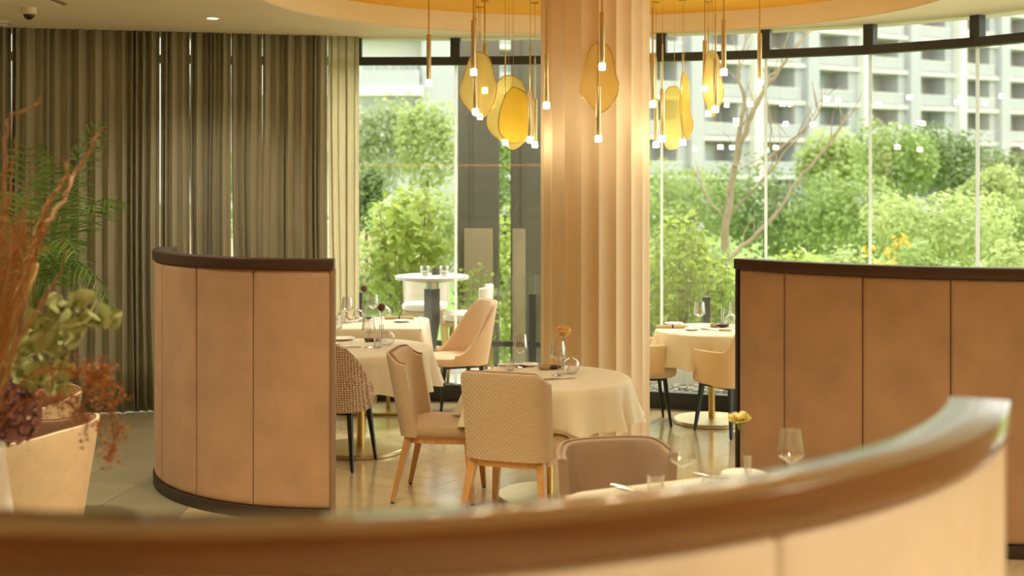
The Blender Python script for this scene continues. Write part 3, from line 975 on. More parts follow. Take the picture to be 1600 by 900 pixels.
def pedestal_table(label, x, y, R, base_r=0.32, group=None):
    t = thing('pedestal_table', label, 'table', (x, y, 0), 0, group)
    MB().lathe([(base_r - .006, 0), (base_r, 0.004), (base_r, 0.024), (base_r - 0.006, 0.030), (0.05, 0.033), (0.001, 0.033)], 48).build('base_plate', 'brass_satin', t)
    MB().lathe([(0.028, 0.03), (0.028, TOPZ - 0.03)], 24).build('post', 'brass', t)
    MB().lathe([(0.12, TOPZ - .034), (0.12, TOPZ - .025), (R - .02, TOPZ - 0.025), (R - .004, TOPZ - .012), (R - .004, TOPZ - .004), (R - .01, TOPZ), (0.001, TOPZ)], 48).build('tabletop', 'stool_wood', t)
    return t
T1 = (0.226, 7.94); T2 = (-1.10, 9.30); T3 = (-1.15, 10.86); T4 = (1.62, 10.38); T5 = (0.83, 4.80)
pedestal_table('front round table on a brass disc foot, before the fluted column', T1[0], T1[1], 0.5)
cloth('cream cloth on the front round table with the peach rose', (T1[0], T1[1], CLZ), 0.3, 0.50, 0.25, 3, folds=12, amp=0.062)
pedestal_table('round table on a brass disc foot beside the tan partition', T2[0], T2[1], 0.5)
cloth('cream cloth on the round table beside the tan partition', (T2[0], T2[1], CLZ), 1.0, 0.51, 0.27, 5, folds=12, amp=0.062)
pedestal_table('round table on a brass disc foot by the right-hand glass', T4[0], T4[1], 0.44, 0.31)
cloth('cream cloth on the round table by the right-hand glass', (T4[0], T4[1], CLZ), 0.2, 0.445, 0.26, 8, folds=11, amp=0.05)
# square window table on a double brass frame
t = thing('square_table', 'square window table on slim paired brass posts', 'table', (T3[0], T3[1], 0))
MB().box(0, 0, TOPZ - 0.013, 0.82, 0.82, 0.026).build('tabletop', 'stool_wood', t, smooth=False, bevel=0.004)
for px_ in (-0.10, 0.10):
    MB().box(px_, 0, (TOPZ - .026) / 2 + 0.01, 0.03, 0.03, TOPZ - 0.05).build('post', 'brass', t, smooth=False, bevel=0.003)
MB().box(0, 0, 0.012, 0.52, 0.42, 0.022).build('base_plate', 'brass', t, smooth=False, bevel=0.004)
cloth('cream cloth on the square window table', (T3[0], T3[1], CLZ), 0, 0.415, 0.30, 9, True, folds=6, amp=0.03)
# near table
t = thing('square_table', 'near square table with the yellow carnation, on a brass foot', 'table', (T5[0], T5[1], 0), rad(25))
MB().box(0, 0, TOPZ - 0.013, 0.94, 0.94, 0.026).build('tabletop', 'stool_wood', t, smooth=False, bevel=0.004)
MB().lathe([(0.03, 0.03), (0.03, TOPZ - 0.026)], 24).build('post', 'brass', t)
MB().lathe([(0.32, 0), (0.32, 0.026), (0.001, 0.03)], 48).build('base_plate', 'brass_satin', t)
cloth('cream cloth on the near square table with the yellow carnation', (T5[0], T5[1], CLZ), rad(25), 0.475, 0.27, 12, True, folds=6, amp=0.03)

# ================================================================== TABLEWARE
_g = {}
def gm(key, make):
    if key not in _g: _g[key] = make()
    return _g[key]
def wine_glass(x, y, label, z=CLZ, k=1.0):
    t = thing('wine_glass', label, 'wine glass', (x, y, z)); t.scale = (k, k, k)
    link('foot', gm('wf', lambda: MB().lathe([(0.038, 0.0), (0.038, 0.0015), (0.02, 0.004), (0.006, 0.009), (0.0035, 0.014)], 28, cap1=False).mesh('foot', 'ware_glass')), t)
    link('stem', gm('ws', lambda: MB().lathe([(0.0035, 0.014), (0.0028, 0.05), (0.0036, 0.088)], 12, cap0=False, cap1=False).mesh('stem', 'ware_glass')), t)
    link('bowl', gm('wb', lambda: MB().lathe([(0.0036, 0.088), (0.010, 0.094), (0.030, 0.106), (0.046, 0.117), (0.0495, 0.124), (0.049, 0.135), (0.044, 0.175), (0.0385, 0.218), (0.0377, 0.218), (0.0433, 0.175), (0.0482, 0.135), (0.0487, 0.125), (0.0455, 0.1185), (0.029, 0.1085), (0.008, 0.098), (0.0005, 0.096)], 32, cap0=False, cap1=False).mesh('bowl', 'ware_glass')), t)
    return t
def tumbler(x, y, label, z=CLZ, k=1.0):
    o = link('tumbler', gm('tu', lambda: MB().lathe([(0.026, 0), (0.028, 0.002), (0.036, 0.084), (0.0348, 0.084), (0.027, 0.009), (0.0005, 0.008)], 28, cap1=False).mesh('tumbler', 'ware_glass')))
    o.location = (x, y, z); o.scale = (k, k, k)
    return tag(o, label, 'tumbler')
def orb_bottle(x, y, label, z=CLZ, k=1.0):
    t = thing('orb_bottle', label, 'bottle', (x, y, z)); t.scale = (k, k, k)
    pr = [(0.018, 0.0)]
    for q in range(1, 16):
        an = -PI / 2 + 0.36 + (PI - 0.62) * q / 15
        pr.append((0.052 * math.cos(an), 0.0495 + 0.052 * math.sin(an)))
    pr += [(0.010, 0.104), (0.009, 0.110), (0.0125, 0.114)]
    link('bulb', gm('ob', lambda: MB().lathe(pr, 32, cap1=False).mesh('bulb', 'ware_glass')), t)
    link('inner_tube', gm('oi', lambda: MB().tube([(0.002, 0, 0.112), (-0.006, 0, 0.08), (-0.016, 0, 0.04), (-0.024, 0, 0.016)], [0.006, 0.006, 0.007, 0.010], 12, cap=False).mesh('inner_tube', 'ware_glass')), t)
    return t
def bud_vase(x, y, label, z=CLZ, h=0.13, r=0.016):
    o = MB().lathe([(r, 0), (r, 0.004), (r * 0.92, h * 0.5), (r * 1.15, h), (r * 1.05, h), (r * .82, h * .5), (r * .8, 0.012), (0.0005, 0.012)], 20, cap1=False).build('bud_vase', 'ware_glass')
    o.location = (x, y, z)
    return tag(o, label, 'vase')
def plate_dish(x, y, label, r=0.1, z=CLZ, m='porcelain', name='plate'):
    o = MB().lathe([(r * .55, 0), (r * .6, 0.003), (r * .95, 0.012), (r, 0.014), (r * .99, 0.017), (r * .62, 0.007), (0.001, 0.006)], 36).build(name, m)
    o.location = (x, y, z)
    return tag(o, label, 'plate')
def bowl_dish(x, y, label, r=0.05, z=CLZ, m='dish_sand'):
    o = MB().lathe([(r * .5, 0), (r * .85, 0.008), (r, 0.024), (r * .93, 0.026), (r * .75, 0.012), (0.001, 0.008)], 24).build('small_dish', m)
    o.location = (x, y, z)
    return tag(o, label, 'dish')
def pebble(x, y, label, r=0.035, z=CLZ, rz=0.3):
    m_ = MB()
    def f(i, j):
        t = 2 * PI * i / 16; q = -PI / 2 + PI * j / 8
        w = 1 + 0.12 * math.sin(2 * t + 1) + 0.08 * math.sin(3 * t)
        return (r * 1.3 * w * math.cos(q) * math.cos(t), r * .8 * w * math.cos(q) * math.sin(t), r * .42 + r * .42 * math.sin(q))
    o = m_.grid(f, 16, 9, True).build('stone_rest', 'stone_dark', angle=180)
    o.location = (x, y, z); o.rotation_euler = (0, 0, rz)
    return tag(o, label, 'stone')
def napkin(x, y, label, rz=0.0, sx=0.2, sy=0.09, m='napkin', z=CLZ, roll=False):
    t = thing('napkin', label, 'napkin', (x, y, z), rz)
    if roll:
        MB().tube([(-sx/2, 0, 0.014), (-sx/4, 0.002, 0.015), (sx/4, -.002, 0.015), (sx/2, 0, 0.014)], [0.013, 0.014, 0.014, 0.013], 14, squash=1.0).build('fold', m, t)
        MB().tube([(-0.006, 0, 0.0165), (0.006, 0, 0.0165)], [0.0158, 0.0158], 14).build('ring', 'stone_dark', t)
    else:
        MB().box(0, 0, 0.003, sx, sy, 0.006).build('fold', m, t, smooth=False, bevel=0.002)
        MB().box(0.006, 0.003, 0.0088, sx * .97, sy * .95, 0.005).build('fold', m, t, smooth=False, bevel=0.002)
        MB().box(0.002, -0.002, 0.0135, sx * .98, sy * .93, 0.004, 0.03).build('fold', m, t, smooth=False, bevel=0.0015)
    return t
def knife(x, y, label, rz, z=CLZ, L=0.21):
    t = thing('table_knife', label, 'knife', (x, y, z), rz)
    m_ = MB(); w = 0.008
    P = [(0, -w), (L * .5, -w), (L * .56, 0.0), (L * .5, w * .9), (0.0, w * .7)]
    m_.prism(P, 0.004, 0.006); m_.build('blade', 'steel', t, smooth=False)
    MB().tube([(-L * .46, 0, 0.006), (-L * .2, 0, 0.006), (0.004, 0, 0.005)], [0.0065, 0.006, 0.004], 10).build('handle', 'steel', t)
    return t

def flower_stem(x, y, z0, z1, label, kind, cat='flower', lean=(0, 0), z=CLZ):
    t = thing(kind, label, cat, (x, y, z + 0.014))
    h = z1 - z - 0.014; lx, ly = lean
    MB().tube([(0, 0, 0), (lx * .2, ly * .2, h * .4), (lx * .6, ly * .6, h * .75), (lx, ly, h)], [0.0022, 0.0022, 0.002, 0.0024], 8).build('stem', 'stem_green', t)
    return t, (lx, ly, h)
def thistle(x, y, z1, label):
    t, p = flower_stem(x, y, 0, z1 - 0.02, label, 'globe_thistle')
    m_ = MB()
    def f(i, j):
        a = 2 * PI * i / 20; q = -PI / 2 + PI * j / 12
        w = 0.027 * (1 + 0.06 * ((i + j) % 2))
        return (p[0] + w * math.cos(q) * math.cos(a), p[1] + w * math.cos(q) * math.sin(a), p[2] + 0.02 + 0.030 * math.sin(q))
    m_.grid(f, 20, 13, True).build('flower_head', 'thistle', t)
    return t
def petal_mesh(w, h, cup, n=5):
    m_ = MB()
    def f(i, j):
        u = -1 + 2 * i / (n - 1); v = j / (n - 1)
        ww = w * math.sin(PI * min(1, 0.15 + 0.75 * v)) ** 0.7
        return (u * ww, cup * (v ** 1.5) * (1 - 0.3 * u * u) + 0.25 * w * u * u, h * v)
    m_.grid(f, n, n)
    return m_
def rose(x, y, z1, label):
    t, p = flower_stem(x, y, 0, z1 - 0.03, label, 'peach_rose')
    for ring, (cnt, rr, hh, cup, mm) in enumerate([(3, 0.008, 0.034, -0.002, 'rose_peach'), (4, 0.014, 0.036, 0.006, 'rose_peach'), (5, 0.020, 0.036, 0.016, 'rose_peach'), (5, 0.022, 0.030, 0.032, 'rose_yellow')]):
        for k in range(cnt):
            a = 2 * PI * k / cnt + ring * 0.7
            pm = petal_mesh(0.019 + 0.007 * ring, hh * 1.45, cup * 1.4)
            o = pm.build('petal', mm, t, angle=180)
            o.location = (p[0] + rr * math.cos(a) * .6, p[1] + rr * math.sin(a) * .6, p[2] - 0.004 * ring + .004)
            o.rotation_euler = (0, 0, a - PI / 2)
    MB().lathe([(0.002, -0.012), (0.010, 0.0), (0.012, 0.012)], 10, p[0], p[1], p[2]).build('calyx', 'stem_green', t)
    return t
def carnation(x, y, z1, label, lean=(-0.01, 0.0)):
    t, p = flower_stem(x, y, 0, z1 - 0.035, label, 'yellow_carnation', lean=lean)
    MB().lathe([(0.003, -0.03), (0.009, -0.02), (0.010, 0.002), (0.013, 0.006)], 12, p[0], p[1], p[2]).build('calyx', 'stem_green', t)
    r_ = random.Random(4)
    for k in range(26):
        a = r_.uniform(0, 2 * PI); el = r_.uniform(0.1, 1.0)
        pm = petal_mesh(0.019, 0.050, 0.012)
        o = pm.build('petal', 'carnation', t, angle=180)
        o.location = (p[0], p[1], p[2] + 0.002)
        o.rotation_euler = (-(1.35 - el) , r_.uniform(-.3, .3), a)
    return t
def bud(x, y, z1, label):
    t, p = flower_stem(x, y, 0, z1 - 0.03, label, 'green_bud')
    for k, (dx, h_) in enumerate([(0, 0.05), (0.012, 0.03), (-0.01, 0.035)]):
        MB().lathe([(0.002, 0), (0.010 - .002 * k, h_ * .35), (0.006, h_ * .75), (0.001, h_)], 10, p[0] + dx, p[1], p[2] - 0.012 * k).build('bud', 'stem_green', t)
    return t

# front table
wine_glass(*on(813, 574, CLZ)[:2], 'wine glass behind the woven chair back on the front table')
wine_glass(*on(872, 587, CLZ)[:2], 'wine glass in front of the peach rose')
v = on(880, 577, CLZ); bud_vase(v[0], v[1], 'slim glass bud vase holding the peach rose', h=0.15)
rose(v[0], v[1], 1.005, 'peach rose standing in a slim glass vase')
orb_bottle(*on(893, 584, CLZ)[:2], 'round glass bottle beside the peach rose')
tumbler(*on(797, 579, CLZ)[:2], 'tumbler behind the woven chair back on the front table', k=0.8)
bowl_dish(*on(851, 577, CLZ)[:2], 'small sand-coloured dish on the front table', 0.045)
pebble(*on(866, 577, CLZ)[:2], 'dark stone beside the sand dish on the front table')
napkin(*on(797, 572, CLZ)[:2], 'folded white napkin at the back of the front table', 0.1, 0.16, 0.08)
plate_dish(*on(826, 572, CLZ)[:2], 'small plate at the back of the front table', 0.065)
knife(*on(872, 593, CLZ)[:2], 'table knife lying before the glass on the front table', rad(20))
# table beside the partition
wine_glass(*on(576, 543, CLZ)[:2], 'wine glass left of the lower globe thistle')
wine_glass(*on(524, 538, CLZ)[:2], 'wine glass close to the partition end')
v = on(596, 537, CLZ); bud_vase(v[0], v[1], 'bud vase holding the lower globe thistle', h=0.14)
thistle(v[0], v[1], 1.02, 'globe thistle in a vase on the table beside the partition')
orb_bottle(*on(606, 539, CLZ)[:2], 'round glass bottle beside the lower globe thistle')
tumbler(*on(590, 543, CLZ)[:2], 'tumbler beside the lower globe thistle', k=0.85)
bowl_dish(*on(574, 534, CLZ)[:2], 'dark little dish behind the wine glass near the partition', 0.024, m='candle_dark')
pebble(*on(585, 534, CLZ)[:2], 'dark stone behind the tumbler near the partition')
napkin(*on(546, 543, CLZ)[:2], 'folded white napkin on the table beside the partition', 0.25, 0.15, 0.1)
plate_dish(*on(534, 531, CLZ)[:2], 'white plate on the table beside the partition', 0.1)
# square window table
wine_glass(*on(543, 504, CLZ)[:2], 'wine glass at the left of the square window table')
wine_glass(*on(583, 499, CLZ)[:2], 'wine glass right of the upper globe thistle')
v = on(569, 502, CLZ); bud_vase(v[0], v[1], 'bud vase holding the upper globe thistle', h=0.15)
thistle(v[0], v[1], 1.03, 'globe thistle in a vase on the square window table')
orb_bottle(*on(560.5, 502, CLZ)[:2], 'round glass bottle at the foot of the upper globe thistle')
orb_bottle(*on(602, 497, CLZ)[:2], 'round glass bottle at the back of the square window table')
tumbler(*on(535, 504, CLZ)[:2], 'tumbler at the left of the square window table')
pebble(*on(575, 498.5, CLZ)[:2], 'dark stone on the square window table', 0.025)
napkin(*on(624, 499, CLZ)[:2], 'rolled tan napkin with a dark ring on the window table', 0.05, 0.25, 0.06, 'napkin_tan', roll=True)
plate_dish(*on(628, 503, CLZ)[:2], 'small dark-rimmed plate before the rolled napkin on the window table', 0.075)
napkin(*on(553, 499, CLZ)[:2], 'rolled tan napkin behind the glasses of the window table', 1.2, 0.18, 0.06, 'napkin_tan', roll=True)
# round table by the right-hand glass
wine_glass(*on(1093, 513, CLZ)[:2], 'wine glass in the middle of the right window table')
wine_glass(*on(1147, 512.5, CLZ)[:2], 'wine glass next to the brown partition on the right window table')
v = on(1129, 508, CLZ); bud_vase(v[0], v[1], 'bud vase holding the green bud', h=0.15)
bud(v[0], v[1], 1.03, 'green flower bud on the right window table')
orb_bottle(*on(1142, 510, CLZ)[:2], 'round glass bottle next to the green bud')
bowl_dish(*on(1116, 511, CLZ)[:2], 'small sand-coloured dish on the right window table', 0.04)
pebble(*on(1130, 511.5, CLZ)[:2], 'dark stone before the green bud', 0.04)
napkin(*on(1051, 513, CLZ)[:2], 'rolled tan napkin on the right window table beside the column', -0.05, 0.25, 0.06, 'napkin_tan', roll=True)
plate_dish(*on(1053, 507.5, CLZ)[:2], 'white plate on the right window table beside the column', 0.08)
plate_dish(*on(1081, 516, CLZ)[:2], 'white plate in front on the right window table', 0.06)
knife(*on(1108, 516, CLZ)[:2], 'table knife on the right window table', rad(-50), L=0.18)
napkin(*on(1133, 517, CLZ)[:2], 'folded tan napkin behind the cream armchair', -0.4, 0.1, 0.06, 'napkin_tan')
# near table
wine_glass(*on(1066, 769, CLZ)[:2], 'large wine glass before the mink chair on the near table', k=1.06)
wine_glass(*on(1236, 762, CLZ)[:2], 'large wine glass at the right of the near table', k=1.06)
v = on(1168, 759, CLZ); bud_vase(v[0], v[1], 'straight glass bud vase holding the yellow carnation', h=0.125, r=0.016)
carnation(v[0], v[1], 1.04, 'yellow carnation standing in a glass vase on the near table', lean=(-0.03, 0.01))
plate_dish(*on(1164, 746, CLZ)[:2], 'white side plate behind the yellow carnation', 0.098)
knife(*on(1110, 746, CLZ)[:2], 'butter knife beside the side plate', rad(-35), L=0.17)
knife(*on(985, 766, CLZ)[:2], 'table knife at the left of the near table', rad(-42))
v = on(996, 770, CLZ); knife(v[0] , v[1], 'second table knife beside the tumbler of the near table', rad(-42))
napkin(*on(1090, 761, CLZ)[:2], 'folded white napkin at the back of the near table', rad(25), 0.16, 0.12)
tumbler(*on(1024, 775, CLZ)[:2], 'tumbler beside the knives of the near table')
orb_bottle(*on(1112, 775, CLZ)[:2], 'round glass bottle on the near table behind the wooden rail', k=0.85)

# ================================================================== DRIED FLOWERS AND PALM (left)
FS = 459.0
KS = 0.78
def ptf(x, y, s): return pt(x, y, s * KS)
VX, VY = pt(-60, 697, FS)[:2]
t = thing('floor_vase', 'tall white floor vase holding the dried flowers at the left edge', 'vase', (VX, VY, 0))
MB().lathe([(0.12, 0), (0.125, 0.01), (0.17, 0.25), (0.19, 0.50), (0.185, 0.70), (0.158, 0.90), (0.143, 1.02), (0.143, 1.073), (0.134, 1.078), (0.13, 1.07), (0.13, 0.98), (0.001, 0.95)], 40).build('body', 'vase_white', t)
def fpath(pts, s=588.0):
    out = [(VX + rng.uniform(-.03, .03), VY + rng.uniform(-.03, .03), 0.98)]
    for q in pts:
        ss = q[2] if len(q) > 2 else s
        out.append(ptf(q[0], q[1], ss))
    return out
def smoothpath(P, k=5):
    P = [Vector(p) for p in P]; out = []
    for q in range(len(P) - 1):
        p0 = P[max(0, q-1)]; p1 = P[q]; p2 = P[q+1]; p3 = P[min(len(P)-1, q+2)]
        for e in range(k):
            u = e / k
            out.append(0.5 * (2*p1 + (p2-p0)*u + (2*p0-5*p1+4*p2-p3)*u*u + (3*p1-p0-3*p2+p3)*u**3))
    out.append(P[-1]); return out
def branch(label, pts, r0, r1, m, s=588.0, wig=0.006, name='willow_branch', cat='branch', group='curly willow branches in the vase', twigs=()):
    P = smoothpath(fpath(pts, s))
    o0 = P[0].copy()
    t = thing(name, label, cat, tuple(o0), 0, group)
    r0, r1 = r0 * 0.85, r1 * 0.85
    L = [p - o0 + Vector((rng.uniform(-wig, wig), rng.uniform(-wig, wig), rng.uniform(-wig, wig))) for p in P]
    MB().tube(L, [r0 + (r1 - r0) * k / (len(L)-1) for k in range(len(L))], 7).build('stem', m, t)
    for tw in twigs:
        Q = [Vector(ptf(a[0], a[1], a[2] if len(a) > 2 else s)) - o0 for a in tw]
        Q = smoothpath(Q, 4)
        MB().tube(Q, [r1 * 1.3 + (r1 * .5 - r1 * 1.3) * k / (len(Q)-1) for k in range(len(Q))], 6).build('twig', m, t)
    return t
branch('long rust willow branch reaching furthest right', [(10, 520), (45, 420), (70, 360, 600), (98, 312), (122, 262, 570), (143, 228), (152, 208), (161, 204)], 0.011, 0.004, 'willow',
       twigs=[[(98, 312), (108, 285), (104, 262), (97, 248)], [(70, 360), (66, 330), (84, 300), (101, 275)]])
branch('rust willow branch with a kinked red tip at the upper left', [(-12, 480), (0, 380), (6, 280), (9, 210), (16, 185), (34, 176), (50, 166), (62, 160), (66, 148)], 0.010, 0.003, 'willow', s=600,
       twigs=[[(6, 280), (20, 250), (24, 220)], [(0, 360), (24, 300), (46, 285)]])
branch('thick orange willow branch leaning right at mid height', [(15, 500), (48, 400), (58, 360), (75, 318), (90, 295), (104, 270), (102, 254)], 0.012, 0.005, 'willow', s=560,
       twigs=[[(58, 360), (70, 350), (82, 320)]])
branch('thin upright willow branch close to the left edge', [(0, 500), (14, 400), (12, 320), (22, 260), (26, 215)], 0.007, 0.002, 'willow', s=620)
branch('thin willow branch crossing behind the orange ones', [(20, 520), (34, 430), (30, 350), (44, 300), (48, 250)], 0.007, 0.002, 'willow', s=640)
branch('short brown willow branch ending over the eucalyptus', [(20, 560), (60, 480), (92, 430), (100, 395), (96, 350)], 0.007, 0.002, 'willow', s=640)
branch('pale thick cattail stalk slanting over the leaves', [(-20, 570, 560), (2, 522, 560)], 0.006, 0.006, 'cattail', wig=0, name='cattail', cat='dried flower', group='dried flowers in the vase', s=560)
tail = [o for o in bpy.data.objects if o.name.startswith('cattail') and o.type == 'EMPTY'][0]
o0 = Vector(tail.location)
MB().tube([Vector(ptf(2, 522, 560)) - o0, Vector(ptf(8, 512, 560)) - o0, Vector(ptf(44, 436, 560)) - o0, Vector(ptf(56, 412, 560)) - o0], [0.010, 0.024, 0.022, 0.013], 14).build('seed_head', 'cattail', tail)

# dried grass: a tuft nobody could count
g = thing('dried_grass', 'tuft of brown dried grass filling the back of the vase', 'dried grass', (VX, VY, 0.98))
m_ = MB()
for k in range(130):
    tx, ty = rng.gauss(30, 26), rng.uniform(300, 470)
    e = Vector(ptf(tx, ty, rng.uniform(560, 640))) - Vector((VX, VY, 0.98))
    b0 = Vector((rng.uniform(-.06, .06), rng.uniform(-.06, .06), 0))
    mid = b0 + (e - b0) * 0.55 + Vector((rng.uniform(-.03, .03), rng.uniform(-.03, .03), 0.03))
    m_.tube([b0, mid, e], [0.002, 0.0018, 0.0008], 4, cap=False)
o = m_.build('blades', 'dried_grass', g); o['kind'] = 'stuff'

def leaf_disc(m_, c, nrm, r, asp=1.0):
    n = Vector(nrm).normalized(); u = n.orthogonal().normalized(); v = n.cross(u)
    b = len(m_.v)
    for k in range(7):
        a = 2 * PI * k / 7
        q = Vector(c) + u * (math.cos(a) * r) + v * (math.sin(a) * r * asp) + n * (0.18 * r * math.cos(2 * a))
        m_.v.append(tuple(q))
    m_.f.append(tuple(b + k for k in range(7)))
_leafmesh = {}
def euc_leaf():
    if 'e' not in _leafmesh:
        m_ = MB()
        m_.grid(lambda i, j: ((i - 2) / 2 * 0.02 * math.sin(PI * (0.08 + 0.84 * j / 6)) ** .6, 0.006 * ((i - 2) / 2) ** 2 - 0.006 * (j / 6) ** 2, 0.05 * j / 6), 5, 7)
        _leafmesh['e'] = m_.mesh('leaf', 'eucalyptus')
    return _leafmesh['e']
def eucalyptus(label, pts, s, nl=26, spread=0.05):
    P = smoothpath(fpath(pts, s)); o0 = P[0].copy()
    t = thing('eucalyptus_branch', label, 'branch', tuple(o0), 0, 'eucalyptus branches in the vase')
    L = [p - o0 for p in P]
    MB().tube(L, [0.004] * len(L), 6).build('stem', 'eucalyptus', t)
    for k in range(nl):
        q = L[int(len(L) * (0.35 + 0.64 * k / nl))]
        o = link('leaf', euc_leaf(), t)
        o.location = q + Vector((rng.uniform(-spread, spread), rng.uniform(-spread, spread), rng.uniform(-spread, spread))) * 0.6
        o.rotation_euler = (rng.uniform(-1.4, 1.4), rng.uniform(-1.4, 1.4), rng.uniform(0, 6.28))
        f = rng.uniform(0.9, 1.6); o.scale = (f, f, f)
    return t
eucalyptus('grey-green eucalyptus branch reaching right to the curtain', [(10, 590), (70, 545), (110, 520), (150, 505), (164, 508)], 570, 34, 0.06)
eucalyptus('grey-green eucalyptus branch arching over the purple bloom', [(0, 600), (40, 585), (80, 600), (100, 560)], 560, 26)
eucalyptus('grey-green eucalyptus branch rising to a bushy tip', [(20, 560), (70, 520), (95, 490), (108, 475)], 590, 30, 0.06)
eucalyptus('pale eucalyptus branch low at the left edge', [(-10, 600), (20, 560), (40, 540), (60, 552)], 550, 24)
# purple dried hydrangea
hc = Vector(ptf(16, 645, 560))
t = thing('dried_hydrangea', 'purple dried hydrangea bloom drooping over the ivory chair', 'dried flower', (VX + .02, VY - .02, 0.99), 0, 'dried flowers in the vase')
o0 = Vector(t.location)
MB().tube([(0, 0, 0), (hc - o0) * 0.5 + Vector((0, 0, 0.05)), hc - o0], [0.004] * 3, 6).build('stem', 'rust_fern', t)
m_ = MB()
for k in range(560):
    d = Vector((rng.gauss(0, 1), rng.gauss(0, 1), rng.gauss(0, 1))).normalized()
    leaf_disc(m_, (hc - o0) + Vector((d.x * .105, d.y * .09, d.z * .115)) * rng.uniform(.75, 1.05), d + Vector((rng.uniform(-.6, .6), rng.uniform(-.6, .6), rng.uniform(-.6, .6))), rng.uniform(.010, .018))
o = m_.build('petals', 'hydrangea', t); o['kind'] = 'stuff'
# rust ferns
def fern(label, pts, s, n=70, spread=0.045):
    P = smoothpath(fpath(pts, s)); o0 = P[0].copy()
    t = thing('dried_fern', label, 'dried flower', tuple(o0), 0, 'dried flowers in the vase')
    L = [p - o0 for p in P]
    MB().tube(L, [0.003] * len(L), 6).build('stem', 'rust_fern', t)
    m_ = MB()
    for k in range(n):
        q = L[int(len(L) * (0.4 + 0.59 * k / n))]
        e = q + Vector((rng.gauss(0, 1), rng.gauss(0, 1), rng.gauss(-.3, 1))) * spread * 0.55
        m_.tube([q, (q + e) / 2 + Vector((0, 0, .004)), e], [0.0012, 0.001, 0.0008], 4, cap=False)
        for w in range(4):
            leaf_disc(m_, e + Vector((rng.gauss(0, .008), rng.gauss(0, .008), rng.gauss(0, .008))), (rng.gauss(0, 1), rng.gauss(0, 1), rng.gauss(0, 1)), rng.uniform(.003, .007))
    o = m_.build('fronds', 'rust_fern', t); o['kind'] = 'stuff'
    return t
fern('rust-brown dried fern hanging lowest beside the ivory chair', [(30, 600), (110, 575), (150, 590), (172, 640), (178, 690), (170, 715)], 585, 90, 0.05)
fern('rust-brown dried fern rising at the right of the bouquet', [(40, 590), (120, 580), (155, 590), (165, 580)], 600, 80, 0.06)
fern('rust-brown dried fern in the shade under the eucalyptus', [(20, 640), (80, 620), (120, 640), (140, 660)], 610, 60, 0.05)
fern('amber dried fern at the top left of the bouquet', [(-10, 520), (10, 440), (25, 390), (40, 360)], 600, 80, 0.07)

# potted palm behind
PX, PY = pt(52, 700, 222)[:2]
t = thing('palm_planter', 'dark square planter with a brass collar under the palm', 'planter', (PX, PY, 0))
MB().box(0, 0, 0.28, 0.42, 0.42, 0.56).build('body', 'planter_wood', t, smooth=False, bevel=0.008)
for (x, y, sx, sy) in ((0, -0.2, 0.44, 0.04), (0, 0.2, 0.44, 0.04), (-0.2, 0, 0.04, 0.36), (0.2, 0, 0.04, 0.36)):
    MB().box(x, y, 0.61, sx, sy, 0.10).build('collar', 'brass', t, smooth=False, bevel=0.004)
MB().box(0, 0, 0.575, 0.36, 0.36, 0.04).build('soil', 'soil', t, smooth=False)
palm = thing('palm', 'green feathery palm standing before the curtains at the left', 'palm', (PX, PY, 0.595))
MB().tube([(0, 0, 0), (0.01, 0, 0.2), (0.0, 0.01, 0.42)], [0.035, 0.03, 0.02], 10).build('trunk', 'bark', palm)
def frond(tip, rise, drop, ll=0.26, n=26):
    T_ = Vector(pt(tip[0], tip[1], tip[2])) - Vector((PX, PY, 0.595))
    B_ = Vector((0, 0, 0.4))
    mid = (B_ + T_) / 2 + Vector((0, 0, rise))
    P = [(1-u)**2 * B_ + 2*u*(1-u) * mid + u*u * T_ for u in [k / 20 for k in range(21)]]
    m_ = MB().tube(P, [0.007 - 0.005 * k / 20 for k in range(21)], 6)
    for k in range(n):
        u = 0.22 + 0.78 * k / n
        q = P[min(20, int(u * 20))]; d = (P[min(20, int(u * 20) + 1)] - P[max(0, int(u * 20) - 1)]).normalized()
        side = d.cross(Vector((0, 0, 1)));
        if side.length < .1: side = Vector((1, 0, 0))
        side.normalize()
        for sg in (-1, 1):
            l_ = ll * (0.55 + 0.45 * math.sin(PI * u)) * rng.uniform(.85, 1.1)
            e = q + (side * sg * 0.75 + d * 0.65 + Vector((0, 0, -drop * rng.uniform(.6, 1.3)))).normalized() * l_
            c = (q + e) / 2 + Vector((0, 0, 0.02))
            w = d * 0.0085
            b = len(m_.v)
            for p_ in (q - w * .5, q + w * .5, c + w, e, c - w): m_.v.append(tuple(p_))
            m_.f.append((b, b + 1, b + 2, b + 4)); m_.f.append((b + 4, b + 2, b + 3))
    m_.build('frond', 'palm_green', palm, smooth=False)
for f_ in [((150, 190, 226), 0.35, 0.5), ((186, 315, 232), 0.55, 0.6), ((178, 490, 240), 0.75, 0.9), ((20, 300, 215), 0.3, 0.5), ((118, 300, 205), 0.3, 0.5),
           ((45, 225, 228), 0.2, 0.4), ((140, 440, 215), 0.6, 0.8), ((90, 250, 238), 0.3, 0.5), ((-40, 330, 225), 0.5, 0.6), ((60, 400, 245), 0.5, 0.7), ((120, 400, 240), 0.6, 0.6), ((-10, 420, 205), 0.6, 0.8)]:
    frond(*f_)

